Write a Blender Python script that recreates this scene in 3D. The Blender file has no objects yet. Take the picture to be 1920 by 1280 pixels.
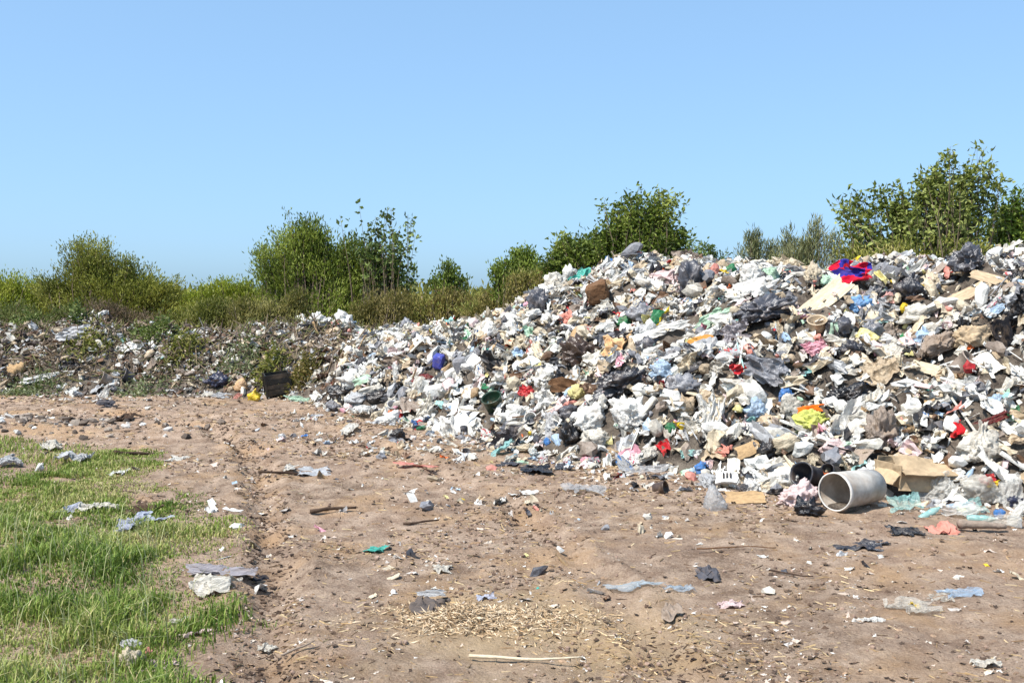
import bpy, math, random
import numpy as np
from mathutils import Vector, Matrix

# ------------------------------------------------------------------ camera, sky, sun, exposure
scene = bpy.context.scene
COL = scene.collection
CAM_H = 1.6
F_PX, CX, CY, HORIZON = 1867.0, 960.0, 640.0, 553.0      # focal length and centre in photograph pixels
PITCH = math.atan((CY - HORIZON) / F_PX)

cam_data = bpy.data.cameras.new('camera')
cam_data.lens = 35.0
cam_data.sensor_width = 36.0
cam_data.clip_start = 0.05
cam_data.clip_end = 9000.0
cam = bpy.data.objects.new('camera', cam_data)
cam.location = (0, 0, CAM_H)
cam.rotation_euler = (math.pi / 2 - PITCH, 0, 0)
COL.objects.link(cam)
scene.camera = cam

SUN_DIR = Vector((-0.56, -0.42, 1.08)).normalized()       # towards the sun: left, a little behind the camera, high
world = bpy.data.worlds.new('World')
scene.world = world
world.use_nodes = True
wn = world.node_tree.nodes
wl = world.node_tree.links
for n in list(wn):
    wn.remove(n)
w_out = wn.new('ShaderNodeOutputWorld')
w_bg = wn.new('ShaderNodeBackground')
w_sky = wn.new('ShaderNodeTexSky')
w_sky.sky_type = 'NISHITA'
w_sky.sun_disc = False
w_sky.sun_elevation = math.asin(SUN_DIR.z)
w_sky.sun_rotation = math.atan2(SUN_DIR.x, SUN_DIR.y)
w_sky.altitude = 0.0
w_sky.air_density = 0.75
w_sky.dust_density = 1.5
w_sky.ozone_density = 5.0
w_bg.inputs['Strength'].default_value = 0.15
# a hazy summer sky: flatten the contrast between zenith and horizon evenly over the whole dome
w_gam = wn.new('ShaderNodeGamma')
w_gam.inputs['Gamma'].default_value = 0.42
w_tint = wn.new('ShaderNodeVectorMath')
w_tint.operation = 'MULTIPLY'
w_tint.inputs[1].default_value = (1.39, 1.94, 2.42)
wl.new(w_sky.outputs[0], w_gam.inputs['Color'])
wl.new(w_gam.outputs[0], w_tint.inputs[0])
wl.new(w_tint.outputs[0], w_bg.inputs['Color'])
wl.new(w_bg.outputs[0], w_out.inputs['Surface'])

sun_data = bpy.data.lights.new('sun', 'SUN')
sun_data.energy = 4.7
sun_data.angle = math.radians(0.5)
sun_data.color = (1.0, 0.955, 0.89)
sun = bpy.data.objects.new('sun', sun_data)
sun.location = (-20, -15, 30)
sun.rotation_euler = (-SUN_DIR).to_track_quat('-Z', 'Y').to_euler()
COL.objects.link(sun)

scene.render.engine = 'CYCLES'
scene.view_settings.view_transform = 'Standard'
scene.view_settings.look = 'None'
scene.view_settings.gamma = 1.0
scene.view_settings.exposure = 0.6
scene.cycles.max_bounces = 6
scene.cycles.transparent_max_bounces = 8

# ------------------------------------------------------------------ numbers: noise, colours, meshes
rng = np.random.default_rng(7)

def srgb(r, g, b):
    c = np.array([r, g, b], float) / 255.0
    return np.where(c <= 0.04045, c / 12.92, ((c + 0.055) / 1.055) ** 2.4)

def _hash(ix, iy, iz, seed):
    h = ix * np.uint32(374761393) + iy * np.uint32(668265263) + iz * np.uint32(2147483647) + np.uint32((seed * 144665) & 0xFFFFFFFF)
    h = (h ^ (h >> np.uint32(13))) * np.uint32(1274126177)
    h = (h ^ (h >> np.uint32(16))) * np.uint32(2246822519)
    return ((h ^ (h >> np.uint32(15))) & np.uint32(0xFFFFFF)) * (1.0 / 0xFFFFFF)

def vn(P, seed=0):
    """smooth value noise in 0..1 for points (N, 3)"""
    P = np.asarray(P, float)
    i = np.floor(P).astype(np.int64)
    f = P - i
    f = f * f * f * (f * (f * 6 - 15) + 10)
    x, y, z = (i[:, k].astype(np.uint32) for k in range(3))
    one = np.uint32(1)
    flat = not P[:, 2].any()
    r = 0
    for dx in (0, 1):
        wx = f[:, 0] if dx else 1 - f[:, 0]
        for dy in (0, 1):
            wy = f[:, 1] if dy else 1 - f[:, 1]
            for dz in ((0,) if flat else (0, 1)):
                h = _hash(x + one if dx else x, y + one if dy else y, z + one if dz else z, seed)
                r = r + (wx * wy * h if flat else wx * wy * (f[:, 2] if dz else 1 - f[:, 2]) * h)
    return r

def fbm(P, octaves=4, seed=0):
    r, a, s = 0, 0.5, 1.0
    for o in range(octaves):
        r = r + a * vn(np.asarray(P) * s + np.array([17.3 * o, 17.3 * o, 0.0]), seed + o)
        a *= 0.5
        s *= 2.03
    return r / (1 - 0.5 ** octaves)

def ridged(P, seed=0):
    return 1 - np.abs(2 * vn(P, seed) - 1)

def xy1(x, y, s):
    x = np.asarray(x, float).ravel()
    y = np.asarray(y, float).ravel()
    return np.stack([x * s, y * s, np.zeros_like(x)], 1)

def new_mesh(name, V, F, mat=None, smooth=False, col=None):
    me = bpy.data.meshes.new(name)
    if isinstance(F, np.ndarray):
        faces = F.tolist()
    else:
        faces = []
        for f in F:
            faces += f.tolist() if isinstance(f, np.ndarray) else [list(q) for q in f]
    me.from_pydata(np.asarray(V, float).tolist(), [], faces)
    if smooth:
        me.shade_smooth()
    if col is not None:
        ca = me.color_attributes.new('Col', 'FLOAT_COLOR', 'POINT')
        c4 = np.ones((len(V), 4), np.float32)
        c4[:, :3] = col
        ca.data.foreach_set('color', c4.ravel())
    if mat is not None:
        me.materials.append(mat)
    me.update()
    return me

def link(name, me, parent=None):
    o = bpy.data.objects.new(name, me)
    COL.objects.link(o)
    if parent is not None:
        o.parent = parent
    return o

def tag(o, label=None, category=None, group=None, kind=None):
    if label: o['label'] = label
    if category: o['category'] = category
    if group: o['group'] = group
    if kind: o['kind'] = kind
    return o

# ------------------------------------------------------------------ materials
def nt(name):
    m = bpy.data.materials.new(name)
    m.use_nodes = True
    t = m.node_tree
    for n in list(t.nodes):
        t.nodes.remove(n)
    out = t.nodes.new('ShaderNodeOutputMaterial')
    return m, t, out

def node(t, kind, **kw):
    n = t.nodes.new(kind)
    for k, v in kw.items():
        if k in n.inputs:
            n.inputs[k].default_value = v
        else:
            setattr(n, k, v)
    return n

def mixc(t, fac, a, b, mode='MIX'):
    n = t.nodes.new('ShaderNodeMix')
    n.data_type = 'RGBA'
    n.blend_type = mode
    for sock, v in ((n.inputs[0], fac), (n.inputs[6], a), (n.inputs[7], b)):
        if hasattr(v, 'default_value') or hasattr(v, 'links'):
            t.links.new(v, sock)
        elif isinstance(v, (int, float)):
            sock.default_value = v
        else:
            sock.default_value = (*v[:3], 1.0)
    return n.outputs[2]

def rng_map(t, v, a, b, c=0.0, d=1.0):
    n = t.nodes.new('ShaderNodeMapRange')
    n.inputs[1].default_value, n.inputs[2].default_value = a, b
    n.inputs[3].default_value, n.inputs[4].default_value = c, d
    t.links.new(v, n.inputs[0])
    return n.outputs[0]

def coords(t, per_object=True):
    """object coordinates, shifted per object so that copies do not look alike"""
    tc = t.nodes.new('ShaderNodeTexCoord')
    if not per_object:
        return tc.outputs['Object']
    oi = t.nodes.new('ShaderNodeObjectInfo')
    mul = node(t, 'ShaderNodeMath', operation='MULTIPLY')
    mul.inputs[1].default_value = 57.0
    t.links.new(oi.outputs['Random'], mul.inputs[0])
    add = node(t, 'ShaderNodeVectorMath', operation='ADD')
    t.links.new(tc.outputs['Object'], add.inputs[0])
    t.links.new(mul.outputs[0], add.inputs[1])
    return add.outputs[0]

def noise_tex(t, vec, scale, detail=4.0, rough=0.6):
    n = t.nodes.new('ShaderNodeTexNoise')
    n.inputs['Scale'].default_value = scale
    n.inputs['Detail'].default_value = detail
    n.inputs['Roughness'].default_value = rough
    t.links.new(vec, n.inputs['Vector'])
    return n.outputs['Fac'] if 'Fac' in n.outputs else n.outputs[0]

DIRT = srgb(150, 126, 102)

def rubbish_mat(name, rough=0.45, dirt=0.45, transl=0.0, clear=0.0, bump=0.25, bscale=9.0, spec=0.5, vertex=False,
                second=None, second_amount=0.5, prints=False, stain=(0.48, 0.78)):
    """weathered waste material: the thing's own colour, soil smears, wrinkles"""
    m, t, out = nt(name)
    vec = coords(t, per_object=not vertex)
    if vertex:
        a = node(t, 'ShaderNodeAttribute', attribute_name='Col')
        base = a.outputs['Color']
    else:
        oi = t.nodes.new('ShaderNodeObjectInfo')
        base = oi.outputs['Color']
    if second is not None:
        v = t.nodes.new('ShaderNodeTexVoronoi')
        v.inputs['Scale'].default_value = 2.6
        t.links.new(vec, v.inputs['Vector'])
        sep = t.nodes.new('ShaderNodeSeparateColor')
        t.links.new(v.outputs['Color'], sep.inputs[0])
        f = rng_map(t, sep.outputs[0], second_amount - 0.01, second_amount + 0.01)
        base = mixc(t, f, base, second)
    if prints:
        # printed packaging: each object has its own ink colour on part of the film
        oi2 = t.nodes.new('ShaderNodeObjectInfo')
        ramp = t.nodes.new('ShaderNodeValToRGB')
        ramp.color_ramp.interpolation = 'CONSTANT'
        inks = [(0.62, 0.06, 0.06), (0.05, 0.2, 0.5), (0.75, 0.45, 0.05), (0.06, 0.35, 0.2), (0.6, 0.12, 0.2), (0.1, 0.4, 0.55)]
        el = ramp.color_ramp.elements
        el[0].position, el[0].color = 0.0, (*inks[0], 1)
        el[1].position, el[1].color = 1 / 6, (*inks[1], 1)
        for k in range(2, 6):
            e = el.new(k / 6)
            e.color = (*inks[k], 1)
        t.links.new(oi2.outputs['Random'], ramp.inputs[0])
        nz = noise_tex(t, vec, 4.6, 2.0, 0.5)
        base = mixc(t, rng_map(t, nz, 0.575, 0.59), base, ramp.outputs[0])
    k = 1.0 if not vertex else 6.0
    n1 = noise_tex(t, vec, 2.2 * k, 5.0, 0.65)
    n2 = noise_tex(t, vec, 9.0 * k, 4.0, 0.7)
    f1 = rng_map(t, n1, stain[0], stain[1], 0.0, dirt)
    c = mixc(t, f1, base, DIRT)
    f2 = rng_map(t, n2, 0.30, 0.70, 0.66, 1.12)
    mulc = node(t, 'ShaderNodeVectorMath', operation='SCALE')
    t.links.new(c, mulc.inputs[0])
    t.links.new(f2, mulc.inputs['Scale'])
    p = t.nodes.new('ShaderNodeBsdfPrincipled')
    t.links.new(mulc.outputs[0], p.inputs['Base Color'])
    p.inputs['Roughness'].default_value = rough
    p.inputs['Specular IOR Level'].default_value = spec
    if bump:
        mp = t.nodes.new('ShaderNodeMapping')
        mp.inputs['Scale'].default_value = (1.0, 0.45, 1.3)
        mp.inputs['Rotation'].default_value = (0.4, 0.7, 0.9)
        t.links.new(vec, mp.inputs['Vector'])
        bn = noise_tex(t, mp.outputs[0], bscale * k, 6.0, 0.65)
        b = t.nodes.new('ShaderNodeBump')
        b.inputs['Strength'].default_value = bump
        b.inputs['Distance'].default_value = 0.06 if not vertex else 0.02
        t.links.new(bn, b.inputs['Height'])
        t.links.new(b.outputs[0], p.inputs['Normal'])
    sh = p.outputs[0]
    if transl:
        tr = t.nodes.new('ShaderNodeBsdfTranslucent')
        t.links.new(mulc.outputs[0], tr.inputs['Color'])
        ms = t.nodes.new('ShaderNodeMixShader')
        ms.inputs[0].default_value = transl
        t.links.new(sh, ms.inputs[1])
        t.links.new(tr.outputs[0], ms.inputs[2])
        sh = ms.outputs[0]
    if clear:
        tp = t.nodes.new('ShaderNodeBsdfTransparent')
        ms = t.nodes.new('ShaderNodeMixShader')
        ms.inputs[0].default_value = clear
        t.links.new(sh, ms.inputs[1])
        t.links.new(tp.outputs[0], ms.inputs[2])
        sh = ms.outputs[0]
    t.links.new(sh, out.inputs['Surface'])
    return m

M = {
    'film':  rubbish_mat('bag_film', 0.36, 0.62, transl=0.14, bump=0.55, bscale=5),
    'gloss': rubbish_mat('shiny_bag_film', 0.30, 0.35, transl=0.05, bump=0.35, bscale=4, spec=0.6),
    'pipe':  rubbish_mat('stained_pipe', 0.6, 0.85, bump=0.2, bscale=12, stain=(0.40, 0.66)),
    'print': rubbish_mat('printed_film', 0.36, 0.5, transl=0.12, bump=0.8, bscale=5, prints=True),
    'clear': rubbish_mat('clear_film', 0.25, 0.35, transl=0.15, clear=0.48, bump=0.4, bscale=7),
    'cloth': rubbish_mat('cloth', 0.95, 0.5, bump=0.35, bscale=14, spec=0.15),
    'redblue': rubbish_mat('red_blue_cloth', 0.9, 0.15, bump=0.35, bscale=14, spec=0.15, second=srgb(52, 48, 140), second_amount=0.52),
    'card':  rubbish_mat('cardboard', 0.9, 0.35, bump=0.2, bscale=8, spec=0.2),
    'foam':  rubbish_mat('foam', 0.85, 0.35, bump=0.25, bscale=18, spec=0.25),
    'hard':  rubbish_mat('hard_plastic', 0.4, 0.5, bump=0.08, bscale=8),
    'pet':   rubbish_mat('bottle_plastic', 0.15, 0.2, clear=0.35, bump=0.15, bscale=10),
    'wood':  rubbish_mat('old_wood', 0.9, 0.4, bump=0.3, bscale=14, spec=0.2),
    'stuff': rubbish_mat('mixed_rubbish', 0.55, 0.4, bump=0.3, bscale=5, vertex=True, transl=0.08),
    'litter': rubbish_mat('ground_litter', 0.85, 0.25, bump=0.0, vertex=True, spec=0.2),
}

def leaf_mat(name, transl=0.3, rough=0.55, spec=0.3):
    m, t, out = nt(name)
    a = node(t, 'ShaderNodeAttribute', attribute_name='Col')
    p = t.nodes.new('ShaderNodeBsdfPrincipled')
    p.inputs['Roughness'].default_value = rough
    p.inputs['Specular IOR Level'].default_value = spec
    t.links.new(a.outputs['Color'], p.inputs['Base Color'])
    tr = t.nodes.new('ShaderNodeBsdfTranslucent')
    c2 = mixc(t, 0.5, a.outputs['Color'], (0.14, 0.2, 0.02))
    t.links.new(c2, tr.inputs['Color'])
    ms = t.nodes.new('ShaderNodeMixShader')
    ms.inputs[0].default_value = transl
    t.links.new(p.outputs[0], ms.inputs[1])
    t.links.new(tr.outputs[0], ms.inputs[2])
    t.links.new(ms.outputs[0], out.inputs['Surface'])
    return m
M['leaf'] = leaf_mat('leaves')
M['grass'] = leaf_mat('grass_blades', 0.25, 0.6, 0.25)

def bark_mat():
    m, t, out = nt('bark')
    vec = coords(t)
    n = noise_tex(t, vec, 14, 5)
    c = mixc(t, n, srgb(70, 56, 42), srgb(128, 112, 92))
    p = t.nodes.new('ShaderNodeBsdfPrincipled')
    p.inputs['Roughness'].default_value = 0.95
    t.links.new(c, p.inputs['Base Color'])
    t.links.new(p.outputs[0], out.inputs['Surface'])
    return m
M['bark'] = bark_mat()

def soil_mat(name, dark, mid, light, straw=None, straw_at=None, scale=1.0):
    m, t, out = nt(name)
    tc = t.nodes.new('ShaderNodeTexCoord')
    vec = tc.outputs['Object']
    n1 = noise_tex(t, vec, 0.55 * scale, 6, 0.6)
    n2 = noise_tex(t, vec, 5.0 * scale, 6, 0.65)
    n3 = noise_tex(t, vec, 38.0 * scale, 5, 0.75)
    c = mixc(t, rng_map(t, n1, 0.32, 0.68), dark, mid)
    c = mixc(t, rng_map(t, n2, 0.38, 0.72), c, light)
    c = mixc(t, rng_map(t, n3, 0.30, 0.46, 0.75, 0.0), c, dark)
    c = mixc(t, rng_map(t, n3, 0.60, 0.72, 0.0, 0.6), c, light)
    n4 = noise_tex(t, vec, 85.0 * scale, 3, 0.6)
    c = mixc(t, rng_map(t, n4, 0.34, 0.46, 0.55, 0.0), c, dark)
    c = mixc(t, rng_map(t, n4, 0.56, 0.66, 0.0, 0.55), c, light)
    if straw is not None:
        n5 = noise_tex(t, vec, 1.3, 5, 0.6)
        c = mixc(t, rng_map(t, n5, 0.50, 0.66, 0.0, 0.5), c, srgb(184, 148, 108))
        n6 = noise_tex(t, vec, 0.9, 6, 0.65)
        c = mixc(t, rng_map(t, n6, 0.54, 0.70, 0.0, 0.55), c, srgb(118, 96, 82))
        d = node(t, 'ShaderNodeVectorMath', operation='DISTANCE')
        st = node(t, 'ShaderNodeVectorMath', operation='MULTIPLY')
        st.inputs[1].default_value = (0.8, 1.0, 0.0)
        t.links.new(vec, st.inputs[0])
        t.links.new(st.outputs[0], d.inputs[0])
        d.inputs[1].default_value = (straw_at[0] * 0.8, straw_at[1], 0)
        nn = noise_tex(t, vec, 2.2, 5, 0.65)
        ad = node(t, 'ShaderNodeMath', operation='MULTIPLY_ADD')
        t.links.new(nn, ad.inputs[0])
        ad.inputs[1].default_value = 1.7
        t.links.new(d.outputs['Value'], ad.inputs[2])
        c = mixc(t, rng_map(t, ad.outputs[0], 1.0, 1.75, 0.62, 0.0), c, straw)
    p = t.nodes.new('ShaderNodeBsdfPrincipled')
    p.inputs['Roughness'].default_value = 0.95
    p.inputs['Specular IOR Level'].default_value = 0.15
    t.links.new(c, p.inputs['Base Color'])
    b = t.nodes.new('ShaderNodeBump')
    b.inputs['Strength'].default_value = 1.0
    b.inputs['Distance'].default_value = 0.035
    nb = noise_tex(t, vec, 28 * scale, 8, 0.75)
    t.links.new(nb, b.inputs['Height'])
    t.links.new(b.outputs[0], p.inputs['Normal'])
    t.links.new(p.outputs[0], out.inputs['Surface'])
    return m
M['ground'] = soil_mat('trodden_earth', srgb(106, 87, 71), srgb(161, 134, 113), srgb(195, 171, 149),
                       straw=srgb(186, 160, 122), straw_at=(0.15, 4.75))
M['mound'] = soil_mat('rubbish_soil', srgb(50, 44, 40), srgb(98, 86, 76), srgb(140, 128, 114), scale=1.6)

# ------------------------------------------------------------------ the lie of the land
TOE = np.array([  # x, y: the foot of the heap, left to right
    (-40, 17.5), (-15, 16.6), (-8.3, 16.0), (-6.6, 15.9), (-5.2, 15.7), (-3.9, 15.3), (-2.9, 14.4),
    (-2.0, 13.2), (-0.85, 11.4), (0.55, 9.4), (2.05, 8.15), (3.4, 7.15), (5.2, 6.4), (8, 5.9), (16, 5.2)])
CREST = np.array([  # x, height of the crest above the ground there
    (-40, 0.9), (-9, 1.0), (-7, 0.93), (-6, 0.80), (-5, 0.84), (-4, 0.97), (-3.2, 0.97), (-2.2, 0.90), (-1.2, 0.95), (-0.5, 1.08), (0.3, 1.5), (0.9, 1.78), (1.5, 1.90), (2.2, 1.88), (3.0, 1.82), (4.2, 1.84), (6, 2.0), (8, 2.1), (16, 2.1)])

def heap_raw(x, y):
    """height of the heap core above the ground (negative in front of its foot)"""
    x = np.atleast_1d(np.asarray(x, float)).ravel()
    y = np.atleast_1d(np.asarray(y, float)).ravel()
    best = np.full(x.shape, 1e9)
    sd = np.zeros_like(x)
    hc = np.interp(x, CREST[:, 0], CREST[:, 1])
    for k in range(len(TOE) - 1):
        ax, ay = TOE[k]
        bx, by = TOE[k + 1]
        ex, ey = bx - ax, by - ay
        L2 = ex * ex + ey * ey
        u = np.clip(((x - ax) * ex + (y - ay) * ey) / L2, 0, 1)
        dx, dy = x - (ax + u * ex), y - (ay + u * ey)
        d2 = dx * dx + dy * dy
        side = np.where(ex * dy - ey * dx > 0, 1.0, -1.0)
        near = d2 < best
        best = np.where(near, d2, best)
        sd = np.where(near, side * np.sqrt(d2), sd)
    big = fbm(xy1(x, y, 0.55), 3, 11) - 0.5
    sd = sd + 1.1 * big
    slope = 0.58
    rise = slope * sd
    # rounded shoulder
    kk = 0.45
    h = np.clip(0.5 + 0.5 * (hc - rise) / kk, 0, 1)
    top = rise * h + hc * (1 - h) - kk * h * (1 - h)
    back = np.clip((sd - hc / slope - 1.6) * 0.30, 0, None)
    z = top - back
    bump = np.clip(sd / 0.8, 0, 1)
    z = z + bump * (0.36 * (fbm(xy1(x, y, 1.1), 3, 23) - 0.5) + 0.40 * (fbm(xy1(x, y, 2.9), 3, 31) - 0.5))
    return z, sd

RUTS = [  # wheel tracks: polyline of x, y
    np.array([(-0.75, 2.5), (-1.02, 4.1), (-1.22, 5.0), (-1.45, 5.9), (-1.9, 7.6), (-2.7, 10.2), (-3.5, 11.6), (-5.2, 13.2), (-9, 14.3), (-20, 15)]),
    np.array([(0.9, 2.5), (0.75, 4.1), (0.5, 5.6), (0.1, 7.2), (-0.9, 9.6), (-2.2, 11.6), (-4.0, 13.0), (-8, 14.9), (-20, 15.8)]),
]
def rut_dist(x, y, R):
    d = np.full(x.shape, 1e9)
    for k in range(len(R) - 1):
        a, b = R[k], R[k + 1]
        e = b - a
        u = np.clip(((x - a[0]) * e[0] + (y - a[1]) * e[1]) / (e @ e), 0, 1)
        d = np.minimum(d, np.hypot(x - a[0] - u * e[0], y - a[1] - u * e[1]))
    return d

def ground_z(x, y):
    x = np.atleast_1d(np.asarray(x, float)).ravel()
    y = np.atleast_1d(np.asarray(y, float)).ravel()
    near = np.exp(-(np.hypot(x, y - 8) / 16.0) ** 4)
    z = 0.10 * (fbm(xy1(x, y, 0.5), 3, 3) - 0.5)
    z = z + 0.055 * (fbm(xy1(x, y, 2.4), 4, 5) - 0.5)
    z = z + 0.032 * (fbm(xy1(x, y, 8.0), 4, 9) - 0.5)
    z = z + 0.013 * (ridged(xy1(x, y, 19.0), 13) - 0.5)
    for k, R in enumerate(RUTS):
        d = rut_dist(x, y, R) + 0.26 * (fbm(xy1(x, y, 2.3), 4, 40 + k) - 0.5)
        z = z - (0.070 if k == 0 else 0.045) * np.exp(-np.abs(d / 0.13) ** 2.6) * (0.45 + 0.9 * fbm(xy1(x, y, 1.3), 2, 50 + k)) + 0.03 * np.exp(-((np.abs(d) - 0.2) / 0.07) ** 2) * fbm(xy1(x, y, 6.0), 3, 54 + k) * 1.6
    # low berm of rubble by the grass on the left
    z = z + 0.16 * np.exp(-(((x + 6.3) / 1.5) ** 2 + ((y - 11.6) / 0.7) ** 2))
    return z * near

def surf(x, y):
    g = ground_z(x, y)
    h, _ = heap_raw(x, y)
    return np.maximum(g, h)

def surf_n(x, y, e=0.12):
    zx = (surf(x + e, y) - surf(x - e, y)) / (2 * e)
    zy = (surf(x, y + e) - surf(x, y - e)) / (2 * e)
    n = np.stack([-zx, -zy, np.ones_like(zx)], 1)
    return n / np.linalg.norm(n, axis=1, keepdims=True)

def ray(px, py):
    a = (px - CX) / F_PX
    b = (CY - py) / F_PX
    d = np.array([a, math.cos(PITCH) + b * math.sin(PITCH), -math.sin(PITCH) + b * math.cos(PITCH)])
    return d / d[1]

def at(px, py, lift=0.0):
    """point of the land seen at a photograph pixel"""
    d = ray(px, py)
    ys = np.concatenate([np.arange(2.5, 30, 0.02), np.arange(30, 80, 0.5)])
    z = CAM_H + d[2] * ys
    s = surf(d[0] * ys, ys) + lift
    hit = np.nonzero(z <= s)[0]
    k = hit[0] if len(hit) else len(ys) - 1
    return np.array([d[0] * ys[k], ys[k], float(s[k])])

def project(P):
    P = np.atleast_2d(P)
    y = P[:, 1]
    zz = P[:, 2] - CAM_H
    c, s = math.cos(PITCH), math.sin(PITCH)
    depth = y * c - zz * s
    up = y * s + zz * c
    return np.stack([CX + F_PX * P[:, 0] / depth, CY - F_PX * up / depth, depth], 1)

def visible(P, margin=0.06, steps=40):
    """points of the land not hidden behind the heap's own crest"""
    P = np.atleast_2d(P)
    ok = np.ones(len(P), bool)
    for f in np.linspace(0.45, 0.985, steps):
        z = CAM_H + (P[:, 2] + 0.1 - CAM_H) * f
        ok &= surf(P[:, 0] * f, P[:, 1] * f) < z + margin
    return ok

# ground: one sheet to the horizon, finely divided where the camera stands
def stretch(a, b, step, far, first, growth=1.22):
    mid = list(np.arange(a, b + 1e-6, step))
    hi, s, v = [], first, b
    while v < far[1]:
        v += s
        s *= growth
        hi.append(v)
    lo, s, v = [], first, a
    while v > far[0]:
        v -= s
        s *= growth
        lo.append(v)
    return np.array(lo[::-1] + mid + hi)
gx = stretch(-4.4, 4.4, 0.044, (-4000, 4000), 0.06, 1.13)
gy1 = np.arange(3.2, 9.0, 0.034)
gy = np.concatenate([stretch(0, 3.1, 0.15, (-300, 3.0), 0.3, 1.3), gy1, np.arange(9.03, 17, 0.07), stretch(17.1, 17.2, 0.1, (17.1, 6000), 0.15, 1.17)])
gy = np.unique(np.round(gy, 4))
GX, GY = np.meshgrid(gx, gy)
GZ = ground_z(GX, GY).reshape(GX.shape)
nxg, nyg = len(gx), len(gy)
idx = np.arange(nxg * nyg).reshape(nyg, nxg)
GF = np.stack([idx[:-1, :-1].ravel(), idx[:-1, 1:].ravel(), idx[1:, 1:].ravel(), idx[1:, :-1].ravel()], 1)
g = link('ground', new_mesh('ground', np.stack([GX.ravel(), GY.ravel(), GZ.ravel()], 1), GF, M['ground'], smooth=True))
tag(g, 'brown trodden earth track with wheel ruts', None, kind='structure')

# heap core: dark soil and rotted waste that the loose pieces lie on
hx = np.concatenate([np.arange(-24, -9, 0.25), np.arange(-9, 6, 0.10), np.arange(6, 15, 0.25)])
hy = np.concatenate([np.arange(4.5, 19, 0.10), np.arange(19, 30, 0.3)])
HX, HY = np.meshgrid(hx, hy)
hz, hsd = heap_raw(HX, HY)
hz = hz + 0.10 * (fbm(xy1(HX, HY, 6.0), 3, 77) - 0.5)
HZ = hz.reshape(HX.shape)
idx = np.arange(HX.size).reshape(HX.shape)
HF = np.stack([idx[:-1, :-1].ravel(), idx[:-1, 1:].ravel(), idx[1:, 1:].ravel(), idx[1:, :-1].ravel()], 1)
keep = (HZ.ravel()[HF] > -0.12).any(1)
HF = HF[keep]
used, inv = np.unique(HF, return_inverse=True)
HV = np.stack([HX.ravel(), HY.ravel(), HZ.ravel()], 1)[used]
o = link('mound', new_mesh('mound', HV, inv.reshape(HF.shape), M['mound'], smooth=True))
tag(o, 'long bank of dark soil and rotted waste under the rubbish', None, kind='structure')

# ------------------------------------------------------------------ shapes of waste
def ico(sub):
    import bmesh
    bm = bmesh.new()
    bmesh.ops.create_icosphere(bm, subdivisions=sub, radius=1.0)
    V = np.array([v.co[:] for v in bm.verts])
    F = np.array([[v.index for v in f.verts] for f in bm.faces])
    bm.free()
    return V, F
ICO = {k: ico(k) for k in (1, 2, 3, 4, 5)}

def unit(V):
    """scale so that the footprint spans 1 and the base sits at z = 0 (a little buried)"""
    V = V - (V.max(0) + V.min(0)) / 2
    e = V.max(0) - V.min(0)
    V = V / e
    V[:, 2] += 0.5
    return V

def rand_rot(r):
    q = r.normal(size=(3, 3))
    u, _, v = np.linalg.svd(q)
    return u @ v

def s_bag(seed, sub=4, flat=False, knot=False, sharp=1.0):
    """crumpled bag: facets between taut folds, long pleats, pulled corners, a slumped base, a gathered neck if knotted"""
    n, F = ICO[sub]
    r = np.random.default_rng(seed)
    off = r.uniform(0, 90, 3)
    warp = np.stack([fbm(n * 1.4 + off + k * 9, 2, seed % 97 + k) for k in range(3)], 1) - 0.5
    q = n + 0.6 * warp
    K = 22
    A = r.normal(size=(K, 3))
    A /= np.linalg.norm(A, axis=1, keepdims=True)
    D = r.uniform(0.70, 1.0, K)
    dots = q @ A.T
    rad = np.min(np.where(dots > 0.12, D / np.maximum(dots, 0.12), 9), axis=1)
    rad = np.clip(rad, 0.5, 1.3)
    S1 = rand_rot(r) @ np.diag([1.0, 1.0, 0.28])
    S2 = rand_rot(r) @ np.diag([1.0, 1.0, 0.35])
    pl = ridged(q @ S1 * 3.4 + off, seed % 89) ** 2
    pf = ridged(q @ S2 * 7.5 + off, seed % 83 + 5) ** 2
    px_ = ridged(q @ S1 * 15.0 + off, seed % 71 + 9)
    rad = rad + sharp * (0.36 * (pl - 0.4) + 0.18 * (pf - 0.4) + (0.08 * (px_ - 0.5) if sub > 3 else 0)
                         + 0.22 * (ridged(q * 1.9 + off, seed % 77) - 0.5))
    V = n * np.maximum(rad, 0.3)[:, None]
    V = V + 0.30 * warp
    for k in range(4):
        d = r.normal(size=3)
        d[2] = abs(d[2]) * 0.6
        d /= np.linalg.norm(d)
        wgt = np.exp((n @ d - 1) / r.uniform(0.015, 0.06))
        V = V + (d * r.uniform(0.15, 0.65))[None, :] * wgt[:, None]
    V[:, 2] = np.where(V[:, 2] < -0.45, -0.45 + 0.25 * (V[:, 2] + 0.45), V[:, 2])
    if knot:
        top = np.clip((n[:, 2] - 0.45) / 0.55, 0, 1)
        ang = np.arctan2(n[:, 1], n[:, 0])
        gather = 1 - 0.80 * top ** 0.8 * (1 - 0.9 * np.clip((top - 0.72) / 0.28, 0, 1))
        ruffle = 1 + 0.25 * top * np.sin(ang * 7 + off[0])
        V[:, :2] *= (gather * ruffle)[:, None]
        V[:, 2] += 0.40 * top
        V[:, 0] += 0.35 * top ** 2
    return unit(V), F

def grid(nx, ny):
    u, v = np.meshgrid(np.linspace(-0.5, 0.5, nx), np.linspace(-0.5, 0.5, ny))
    i = np.arange(nx * ny).reshape(ny, nx)
    F = np.stack([i[:-1, :-1].ravel(), i[:-1, 1:].ravel(), i[1:, 1:].ravel(), i[1:, :-1].ravel()], 1)
    return u.ravel(), v.ravel(), F

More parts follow.
